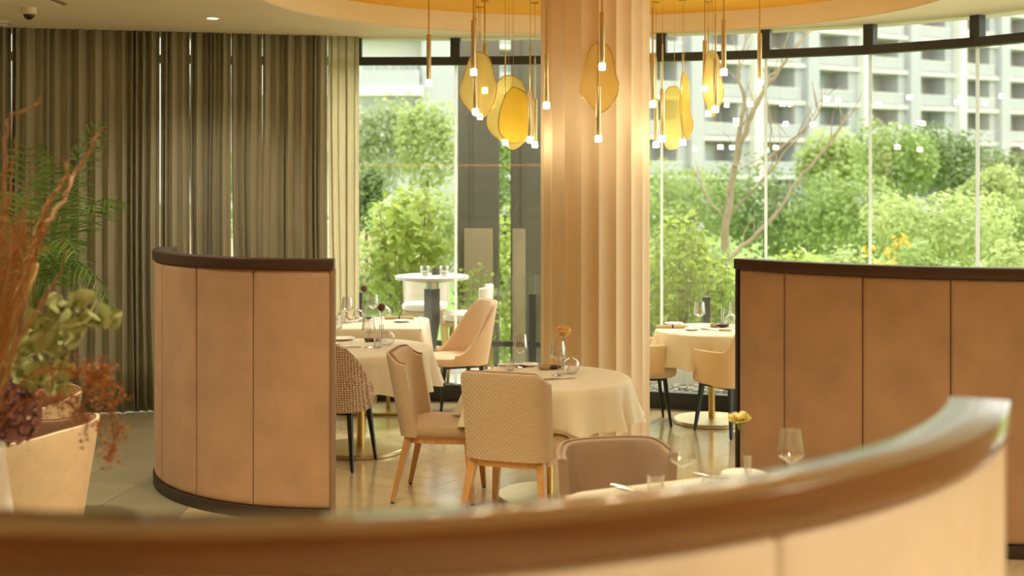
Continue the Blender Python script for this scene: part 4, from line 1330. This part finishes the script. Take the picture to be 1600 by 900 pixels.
# ================================================================== OUTSIDE
GZ = -2.2
o = MB().prism([(-140, 9.0), (150, 9.0), (150, 190), (-140, 190)], GZ - 0.5, GZ).build('ground', 'lawn', smooth=False)
tag(o, 'green ground of the garden below the terrace', kind='structure')
OUTER = [(5.6, 6.2), (5.7, 8.2), (5.3, 10.2), (4.7, 11.3), (3.5, 12.4), (1.95, 13.1), (0.21, 13.45), (-1.6, 13.6), (-3.4, 13.5), (-5.2, 13.2), (-5.9, 12.9), (-5.9, 10.6), (-4.93, 10.82)]
o = MB().prism([(4.64, 6.2)] + OUTER + [(x + (.05 if x > 1 else 0) * (x / 4), y + 0.055) for x, y in WIN[1:]], -0.35, -0.02).build('terrace', 'terrace_stone', smooth=False)
tag(o, 'pale stone terrace outside the curved glass', kind='structure')
# terrace retaining wall below
o = MB().prism([(x * .97, y - .12) for x, y in OUTER], GZ, -0.351).build('terrace_base', 'kerb', smooth=False)
tag(o, 'masonry base carrying the terrace', kind='structure')
# raised white kerb seen under the right window table
t = thing('kerb', 'white kerb with gravel outside the right-hand glass', 'kerb', (0, 0, 0))
KP = [(0.9, 12.55), (2.2, 12.25), (3.4, 11.55), (4.3, 10.6)]
for q in range(len(KP) - 1):
    (x0, y0), (x1, y1) = KP[q], KP[q+1]
    L = math.hypot(x1 - x0, y1 - y0); a = math.atan2(y1 - y0, x1 - x0)
    MB().box((x0 + x1)/2, (y0 + y1)/2, 0.09, L, 0.12, 0.22, a).build('kerb_stone', 'kerb', t, smooth=False, bevel=0.01)
m_ = MB()
for k in range(700):
    q = rng.uniform(0, 2.98); i = int(q); u = q - i
    x = KP[i][0] + (KP[i+1][0] - KP[i][0]) * u + rng.uniform(-.12, .0); y = KP[i][1] + (KP[i+1][1] - KP[i][1]) * u - rng.uniform(.12, .5)
    r = rng.uniform(.012, .035); m_.box(x, y, r * .5 - 0.02, r * 1.6, r * 1.2, r, rng.uniform(0, 3))
o = m_.build('gravel', 'gravel', t, smooth=False); o['kind'] = 'stuff'

# balustrade of glass
BP = [(-5.0, 13.0), (-3.4, 13.28), (-1.6, 13.36), (0.21, 13.2), (1.95, 12.85), (3.35, 12.15), (4.45, 11.15), (5.1, 10.0)]
bal = thing('glass_balustrade', 'glass balustrade with dark posts along the terrace edge', 'balustrade', (0, 0, -0.02))
for q, (x, y) in enumerate(BP):
    MB().box(x, y, 0.40, 0.075, 0.05, 0.80).build('post', 'frame_dark', bal, smooth=False, bevel=0.004)
    if q < len(BP) - 1:
        x1, y1 = BP[q+1]; L = math.hypot(x1 - x, y1 - y); a = math.atan2(y1 - y, x1 - x)
        MB().box((x + x1)/2, (y + y1)/2, 0.53, L - 0.03, 0.014, 0.92, a).build('pane', 'rail_glass', bal, smooth=False)
        MB().box((x + x1)/2, (y + y1)/2, 0.28, L, 0.05, 0.055, a).build('rail', 'frame_dark', bal, smooth=False, bevel=0.004)

# dark pillars beyond the terrace
def pillar(label, x0, x1, Y, refl):
    s = FPX / Y
    X0, X1 = (x0 - 800) / s, (x1 - 800) / s
    t = thing('pillar', label, 'pillar', ((X0 + X1) / 2, Y + 0.2, GZ))
    h = 6.2; w = X1 - X0
    MB().box(0, 0, h / 2, w, 0.4, h).build('shaft', 'pillar_dark', t, smooth=False, bevel=0.01)
    MB().box(-w * .18, -0.205, h / 2, 0.02, 0.012, h)  .build('rib', 'pillar_dark', t, smooth=False)
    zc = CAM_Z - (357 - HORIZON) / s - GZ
    c0, c1 = ((refl[0] - 800) / s, (refl[1] - 800) / s)
    MB().box((c0 + c1) / 2 - (X0 + X1) / 2, -0.21, zc / 2 + .6, c1 - c0, 0.03, zc - 1.2).build('reflection_panel', 'reflection_tan', t, smooth=False, bevel=0.006)  # tan reflection of the room in the glass, built as a panel
    return t
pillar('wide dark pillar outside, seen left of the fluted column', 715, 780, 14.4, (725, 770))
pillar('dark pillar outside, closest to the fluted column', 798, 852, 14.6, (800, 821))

# bar table with glasses, bar stools
BX, BY, BZ = pt(675, 436, 164)
t = thing('bar_table', 'tall terrazzo bar table on a black faceted post, out on the terrace', 'table', (BX, BY, -0.02))
MB().lathe([(0.33, 1.03), (0.352, 1.036), (0.352, 1.062), (0.346, 1.066), (0.001, 1.066)], 48).build('tabletop', 'terrazzo', t)
MB().lathe([(0.20, 1.015), (0.20, 1.03)], 32).build('under_plate', 'frame_dark', t)
MB().lathe([(0.065, 0.94), (0.065, 1.015)], 8).build('collar', 'steel', t)
MB().lathe([(0.085, 0.02), (0.04, 0.40), (0.075, 0.62), (0.075, 0.94)], 4).build('post', 'frame_dark', t, smooth=False)
MB().lathe([(0.24, 0), (0.24, 0.02), (0.001, 0.022)], 32).build('base', 'frame_dark', t)
BT = 1.048
for lx, ly_, lab in ((-0.065, 0.0, 'left stemless glass with a candle on the bar table'), (0.12, 0.0, 'right stemless glass with a candle on the bar table')):
    t = thing('stemless_glass', lab, 'glass', (BX + lx, BY - 0.02, BT))
    MB().lathe([(0.026, 0), (0.04, 0.02), (0.047, 0.05), (0.046, 0.075), (0.041, 0.094), (0.039, 0.094), (0.044, 0.074), (0.045, 0.05), (0.038, 0.022), (0.001, 0.006)], 28, cap1=False).build('bowl', 'ware_glass', t)
    MB().lathe([(0.03, 0.012), (0.036, 0.026), (0.036, 0.04), (0.001, 0.042)], 20).build('candle', 'wax', t)
o = MB().lathe([(0.04, 0), (0.043, 0.004), (0.043, 0.062), (0.038, 0.064), (0.036, 0.01), (0.001, 0.008)], 24).build('candle_holder', 'candle_dark')
o.location = (BX + 0.03, BY + 0.12, BT); tag(o, 'dark cup between the two glasses on the bar table', 'cup')
def stool(label, loc, rz, m_leg):
    t = thing('bar_stool', label, 'bar stool', loc, rz, 'white bar stools on the terrace')
    cushion(MB(), 0.225, 0.22, 0.0, 0.66, 0.735, 0.55).build('seat', 'stool_white', t, fixn=True)
    shell(MB(), 0.235, 0.21, 0.0, 0.55, rad(62), lambda q: 1.0 - 0.02 * abs(q), lambda q: 0.72, 0.035, 0.05).build('backrest', 'stool_white', t, fixn=True, angle=60)
    MB().box(0, 0, 0.635, 0.42, 0.40, 0.04).build('seat_frame', 'stool_wood', t, smooth=False, bevel=0.006)
    for sx in (-1, 1):
        leg(t, (sx * 0.18, -0.17, 0.64), (sx * 0.235, -0.225, 0.01), 0.026, 0.018, m_leg, foot=False)
        leg(t, (sx * 0.18, 0.17, 0.64), (sx * 0.235, 0.225, 0.01), 0.026, 0.018, m_leg, foot=False)
    MB().tube([(-0.21, 0.2, 0.25), (0.21, 0.2, 0.25)], 0.011, 8).build('foot_rest', m_leg, t)
    return t
stool('white bar stool behind the bar table', (pt(664, 490, 154)[0], pt(664, 490, 154)[1], -0.02), rad(178), 'stool_wood')
stool('white bar stool with brass legs right of the bar table', (-0.42, 12.05, -0.02), rad(84), 'brass')

# ------------------------------------------------------------------ planting
def leaf_mesh(L, W, m):
    a = MB()
    a.v = [(0, 0, 0), (W * .5, W * .12, L * .35), (W * .36, W * .1, L * .7), (0, -L * .06, L), (-W * .36, W * .1, L * .7), (-W * .5, W * .12, L * .35), (0, -W * .05, L * .5)]
    a.f = [(0, 1, 6), (1, 2, 6), (2, 3, 6), (3, 4, 6), (4, 5, 6), (5, 0, 6)]
    return a.mesh('leaf', m, smooth=True, angle=180)
def blob_leaves(mb, c, rad3, n, L, W, r_, shellf=0.45):
    for k in range(n):
        d = Vector((r_.gauss(0, 1), r_.gauss(0, 1), r_.gauss(0, 1))).normalized()
        f = shellf + (1 - shellf) * r_.random() ** 0.5
        p = Vector((c[0] + d.x * rad3[0] * f, c[1] + d.y * rad3[1] * f, c[2] + d.z * rad3[2] * f))
        n_ = (d + Vector((r_.gauss(0, .5), r_.gauss(0, .5), r_.gauss(.5, .5)))).normalized()
        u = n_.orthogonal().normalized(); v = n_.cross(u)
        an = r_.uniform(0, 6.28); e1 = u * math.cos(an) + v * math.sin(an); e2 = n_.cross(e1)
        l_, w_ = L * r_.uniform(.6, 1.3), W * r_.uniform(.7, 1.2)
        b = len(mb.v)
        for q in (p - e1 * l_ * .5, p + e2 * w_ * .5 + n_ * w_ * .12, p + e1 * l_ * .5, p - e2 * w_ * .5 + n_ * w_ * .12):
            mb.v.append(tuple(q))
        mb.f.append((b, b + 1, b + 2)); mb.f.append((b, b + 2, b + 3))
def tree(name, label, x, yt, yb, Y, hw, m, seed, lobes=9, n=2600, leafpx=9, cat='tree', group='trees in the garden outside', bark='bark', ground=GZ):
    r_ = random.Random(seed); s = FPX / Y
    X = (x - 800) / s; zt = CAM_Z - (yt - HORIZON) / s; zb = CAM_Z - (yb - HORIZON) / s
    W = hw / s; H = zt - zb; zc = (zt + zb) / 2
    t = thing(name, label, cat, (X, Y, ground), 0, group)
    zl = zc - ground
    mb = MB(); L = leafpx / s
    blob_leaves(mb, (0, 0, zl), (W * .75, W * .6, H * .42), int(n * .35), L, L * .8, r_)
    for k in range(lobes):
        a = 2 * PI * k / lobes + r_.uniform(-.3, .3); e = r_.uniform(-.5, .9)
        c = (W * .62 * math.cos(a) * math.cos(e), W * .5 * math.sin(a) * math.cos(e), zl + H * .32 * math.sin(e) + H * .03)
        q = r_.uniform(.32, .5)
        blob_leaves(mb, c, (W * q, W * q, H * q * .62), int(n * .65 / lobes), L, L * .8, r_, 0.55)
    o = mb.build('foliage', m, t, smooth=False); o['kind'] = 'stuff'
    MB().tube([(0, 0, 0), (W * .05, 0, (zl - H * .3) * .5), (0, 0, zl - H * .2)], [max(.05, W * .07), max(.04, W * .05), .02], 8).build('trunk', bark, t)
    return t
tree('tree', 'rounded green tree before the flats, left of the second glass joint', 1400, 178, 340, 36, 78, 'leaf_mid', 1)
tree('tree', 'dark round tree right of the rounded green one', 1478, 192, 340, 38, 85, 'leaf_deep', 2)
tree('tree', 'dark tree rising above the bushes at the right edge', 1592, 228, 360, 36, 62, 'leaf_deep', 3)
tree('tree', 'wide green tree just right of the fluted column', 1060, 248, 430, 36, 130, 'leaf_mid', 4, n=3600)
tree('tree', 'deep green tree behind the bare branches', 1215, 246, 430, 29, 120, 'leaf_deep', 5, n=3400)
tree('tree', 'pale young tree left of the rounded green tree', 1298, 205, 330, 44, 62, 'leaf_pale', 6)
tree('tree', 'light green tree in the middle of the right-hand glass', 1340, 262, 440, 27, 112, 'leaf_mid', 7, n=3400)
tree('tree', 'broad pale green tree low behind the brown partition', 1462, 288, 450, 21, 128, 'leaf_pale', 8, n=3800)
tree('tree', 'light green tree low at the right edge of the glass', 1590, 300, 450, 24, 95, 'leaf_mid', 9, n=3200)
tree('tree', 'pale green tree between the last two glass joints', 1545, 255, 370, 31, 60, 'leaf_pale', 10)
tree('tree', 'grey-green tree beyond the left glass by the sheer curtain', 596, 148, 330, 27, 62, 'leaf_grey', 11, n=1700)
tree('tree', 'yellow-green tree beyond the left glass beside the joint', 668, 142, 330, 25, 58, 'leaf_pale', 12, n=1900)
tree('tree', 'small dark tree low beside the sheer curtain', 572, 255, 380, 23, 38, 'leaf_deep', 13, n=1500)
tree('tree', 'pale leafy tree low behind the terrace bush', 660, 285, 470, 19, 105, 'leaf_pale', 14, n=3200)
tree('tree', 'green tree filling the gap between the dark pillars', 788, 130, 420, 22, 46, 'leaf_mid', 15, n=2200)
tree('tree', 'green tree hidden mostly by the fluted column', 940, 230, 430, 30, 95, 'leaf_mid', 16, n=2400)
tree('tree', 'far green tree low behind the curtain folds', 415, 200, 420, 25, 110, 'leaf_mid', 17, n=2200)
# hedge-like shrubs in front
for k, (x, yt, yb, Y, hw, m, lab) in enumerate([
    (1090, 372, 600, 16.6, 72, 'leaf_mid', 'low shrub behind the bare tree'),
    (1290, 378, 600, 17.0, 72, 'leaf_pale', 'pale low shrub under the bare branches'),
    (1440, 372, 600, 17.0, 72, 'leaf_mid', 'low shrub behind the brown partition rail'),
    (1580, 380, 600, 16.5, 72, 'leaf_pale', 'low shrub at the right end of the brown rail'),
    (1000, 330, 600, 17.0, 80, 'leaf_mid', 'low shrub hidden mostly by the column'),
    (800, 330, 620, 17.0, 60, 'leaf_bright', 'bright shrub between and behind the pillars'),
    (560, 360, 620, 17.0, 80, 'leaf_pale', 'pale low shrub beside the sheer curtain')]):
    tree('shrub', lab, x, yt, yb, Y, hw, m, 40 + k, lobes=8, n=2000, leafpx=11, cat='shrub', group='shrubs below the terrace')

def bush(label, x, yt, yb, Y, hw, m, seed, n_leaf, L, n_stuff):
    r_ = random.Random(seed); s = FPX / Y
    X = (x - 800) / s; zt = CAM_Z - (yt - HORIZON) / s; zb = CAM_Z - (yb - HORIZON) / s
    t = thing('leafy_bush', label, 'bush', (X, Y, GZ), 0, 'large-leaved bushes beyond the balustrade')
    W = hw / s; H = (zt - zb) / 2; zc = (zt + zb) / 2 - GZ
    for k in range(9):
        a = r_.uniform(0, 6.28); q = r_.uniform(.3, .95)
        e = (W * q * math.cos(a), W * .6 * q * math.sin(a), zc + H * r_.uniform(.2, .9))
        MB().tube([(0, 0, 0), (e[0] * .3, e[1] * .3, e[2] * .55), e], [.022, .014, .005], 6).build('stem', 'bark_pale', t)
    me = leaf_mesh(L, L * .72, m)
    for k in range(n_leaf):
        d = Vector((r_.gauss(0, 1), r_.gauss(-.6, .8), r_.gauss(0.1, 1))).normalized()
        f = r_.uniform(.55, 1.02)
        o = link('leaf', me, t)
        o.location = (d.x * W * f, d.y * W * .6 * f, zc + d.z * H * f)
        o.rotation_euler = (r_.uniform(.5, 2.6), r_.uniform(-.7, .7), r_.uniform(0, 6.28))
        q = r_.uniform(.7, 1.3); o.scale = (q, q, q)
    mb = MB(); blob_leaves(mb, (0, 0.05, zc), (W * .92, W * .55, H * .95), n_stuff, L * .8, L * .6, r_, .3)
    o = mb.build('foliage', m, t, smooth=False); o['kind'] = 'stuff'
    return t
bush('bright large-leaved bush behind the bar table', 634, 285, 520, 14.3, 66, 'leaf_bright', 61, 210, 0.15, 500)
bush('bright leafy bush beside the fluted column, right side', 1062, 318, 560, 15.2, 62, 'leaf_bright', 62, 170, 0.11, 700)
bush('low sunlit bush behind the right window table', 1130, 400, 580, 14.8, 60, 'leaf_bright', 63, 120, 0.10, 500)
bush('flowering bush at the foot of the wide pillar', 742, 405, 560, 13.95, 40, 'leaf_bright', 64, 90, 0.09, 200)
bush('low bush with glossy leaves under the bare branches', 1248, 380, 520, 15.4, 60, 'leaf_bright', 65, 110, 0.10, 400)
# yellow blossoms
t = thing('blossom_shrub', 'shrub with yellow leaves above the middle of the brown rail', 'shrub', (pt(1385, 420, 110)[0], FPX / 110, GZ), 0, 'shrubs below the terrace')
mb = MB(); r_ = random.Random(5)
for q in range(7):
    blob_leaves(mb, (r_.uniform(-.25, .25), r_.uniform(-.1, .1), CAM_Z - (r_.uniform(370, 425) - HORIZON) / 110 - GZ), (.12, .1, .09), 22, .07, .05, r_)
o = mb.build('foliage', 'leaf_yellow', t, smooth=False); o['kind'] = 'stuff'
MB().tube([(0, 0, 0), (0, 0, 2.9)], [.03, .015], 6).build('stem', 'bark', t)

# bare tree
S_ = 112.0
t = thing('bare_tree', 'bare pale tree with spreading branches outside the right-hand glass', 'tree', (pt(1118, 500, S_)[0], FPX / S_, GZ))
o0 = Vector(t.location)
def bb(pts, r0, r1, name='branch'):
    Q = smoothpath([Vector(pt(a[0], a[1], S_)) - o0 + Vector((0, (a[2] if len(a) > 2 else 0), 0)) for a in pts], 4)
    r0, r1 = r0 * 0.68, r1 * 0.6
    Q = [q + Vector((rng.uniform(-.02, .02), rng.uniform(-.02, .02), rng.uniform(-.02, .02))) for q in Q]
    b_ = MB().tube(Q, [r0 + (r1 - r0) * k / (len(Q)-1) for k in range(len(Q))], 8).build(name, 'bark_pale', t)
    if name == 'branch':
        for k in range(2, len(Q) - 1, 2):
            d_ = (Q[k + 1] - Q[k - 1]).normalized()
            e_ = Q[k] + (d_ + Vector((rng.uniform(-1, 1), rng.uniform(-.6, .6), rng.uniform(0, .8)))).normalized() * rng.uniform(.25, .55)
            MB().tube([Q[k], (Q[k] + e_) / 2 + Vector((rng.uniform(-.03, .03), 0, .03)), e_], [.009, .006, .002], 5).build('twig', 'bark_pale', b_)
bb([(1118, 743), (1122, 500), (1130, 420), (1137, 330), (1147, 262)], 0.11, 0.075, 'trunk')
bb([(1147, 262), (1156, 200), (1163, 150), (1154, 118), (1157, 88), (1170, 40)], 0.06, 0.012)
bb([(1150, 250), (1165, 190, -.2), (1185, 145, -.3), (1205, 118, -.4), (1222, 92, -.4), (1250, 60, -.4), (1268, 30, -.4)], 0.055, 0.012)
bb([(1147, 262), (1172, 205, .3), (1195, 158, .4), (1210, 120, .5), (1232, 100, .5), (1245, 40, .5)], 0.05, 0.01)
bb([(1124, 430), (1150, 400, .2), (1185, 372, .4), (1225, 335, .5), (1262, 280, .6), (1300, 238, .6), (1330, 195, .6), (1356, 165, .6)], 0.06, 0.012)
bb([(1300, 238, .6), (1330, 205, .7), (1345, 170, .7)], 0.02, 0.006)
bb([(1196, 250, -.1), (1240, 212, -.2), (1270, 180, -.3), (1282, 140, -.3)], 0.03, 0.006)
bb([(1150, 330, .1), (1190, 280, -.1), (1230, 230, -.2), (1262, 195, -.2)], 0.03, 0.012)
bb([(1205, 150, .3), (1212, 220, .4), (1200, 258, .5)], 0.02, 0.008)
bb([(1137, 350), (1115, 320, .1), (1100, 290, .2), (1092, 265, .2)], 0.03, 0.008)
bb([(1156, 200), (1180, 170, .2), (1188, 140, .2)], 0.02, 0.006)
bb([(1262, 195, -.2), (1270, 170, -.2), (1283, 150, -.2)], 0.012, 0.004)

# ------------------------------------------------------------------ far flats
A_ = rad(33)
bld = thing('apartment_block', 'large pale apartment block with stacked balconies beyond the trees', 'building', (24, 107, GZ), A_)
BAY, FL = 6.3, 3.05
NB0, NB1, NFL = -5, 7, 8
cell = {
 'slab': MB().box(0, -0.4, 0, BAY - 0.5, 2.0, 0.34).mesh('balcony_slab', 'concrete_white', smooth=False),
 'pane': MB().box(-0.3, -1.3, 0.72, BAY - 1.8, 0.05, 0.95).mesh('railing', 'concrete_grey', smooth=False),
 'rail': MB().box(-0.3, -1.3, 1.2, BAY - 1.6, 0.1, 0.08).mesh('rail', 'concrete_white', smooth=False),
 'win': MB().box(-0.9, 0.72, 1.45, 2.9, 0.12, 2.3).mesh('window', 'far_glass', smooth=False),
 'pane2': MB().box(-0.9, 0.64, 1.45, 0.12, 0.06, 2.3).mesh('mullion', 'concrete_white', smooth=False),
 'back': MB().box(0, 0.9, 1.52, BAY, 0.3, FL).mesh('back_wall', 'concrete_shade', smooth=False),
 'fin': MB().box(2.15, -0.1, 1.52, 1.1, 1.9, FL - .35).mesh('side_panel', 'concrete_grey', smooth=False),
}
for i in range(NB0, NB1):
    for k in range(NFL):
        base = ((i + 0.5) * BAY, 0, k * FL + 1.0)
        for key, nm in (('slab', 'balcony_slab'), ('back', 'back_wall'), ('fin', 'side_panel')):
            o = link(nm, cell[key], bld); o.location = base
        o = link('railing', cell['pane'], bld); o.location = base
        o2 = link('rail', cell['rail'], o)
        o = link('window', cell['win'], bld); o.location = base
        o2 = link('mullion', cell['pane2'], o)
pil = MB().box(0, -0.55, NFL * FL / 2 + .5, 0.9, 2.6, NFL * FL + 1).mesh('pier', 'concrete_white', smooth=False)
pil2 = MB().box(0, -0.55, NFL * FL / 2 + .5, 1.3, 2.3, NFL * FL + 1).mesh('pier', 'concrete_grey', smooth=False)
for i in range(NB0, NB1 + 1):
    o = link('pier', pil if i % 2 else pil2, bld); o.location = (i * BAY, 0, 0)
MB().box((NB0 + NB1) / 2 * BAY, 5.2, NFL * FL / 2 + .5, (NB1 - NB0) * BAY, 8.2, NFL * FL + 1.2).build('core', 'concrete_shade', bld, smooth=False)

# nearer pale villa on the left
s = 38.5; Yv = FPX / s
vil = thing('villa', 'pale villa with wide windows beyond the left glass', 'building', (pt(600, 274, s)[0], Yv, GZ))
def vb(x0, x1, y0, y1, d0, d1, name, m, parent=None):
    X0, X1 = (x0 - 600) / s, (x1 - 600) / s
    Z0, Z1 = CAM_Z - (y1 - HORIZON) / s - GZ, CAM_Z - (y0 - HORIZON) / s - GZ
    return MB().box((X0 + X1)/2, (d0 + d1)/2, (Z0 + Z1)/2, X1 - X0, d1 - d0, Z1 - Z0).build(name, m, parent or vil, smooth=False)
vb(300, 662, -60, 436, 0.3, 8, 'wall', 'concrete_white')
vb(660, 714, -60, 436, -0.6, 8, 'tower', 'concrete_grey')
for (y0, y1) in ((136, 151), (226, 238), (50, 64)): vb(300, 664, y0, y1, -0.9, 0.4, 'balcony_slab', 'concrete_white')
for (x0, x1, y0, y1) in ((566, 602, 96, 136), (612, 634, 96, 136), (640, 660, 92, 136), (598, 624, 152, 206), (632, 652, 160, 215), (566, 590, 160, 215), (586, 600, 240, 300), (604, 618, 240, 300), (500, 550, 96, 136), (430, 480, 96, 136), (500, 550, 160, 215), (420, 470, 160, 215)):
    f = vb(x0, x1, y0, y1, 0.18, 0.32, 'window', 'far_glass')
    vb((x0 + x1)/2 - 1.2, (x0 + x1)/2 + 1.2, y0, y1, 0.1, 0.2, 'mullion', 'concrete_white', f)
vb(566, 658, 112, 137, -0.86, -0.82, 'railing', 'concrete_grey')
# low pink garden wall
s = 65.0
o = MB().box(0, 0, 1.55, 9, 0.3, 3.1).build('garden_wall', 'pink_wall', smooth=False, bevel=0.03)
o.location = (pt(560, 300, s)[0] - 2.6, FPX / s, GZ)
tag(o, 'low pinkish garden wall beyond the left bush', 'wall')
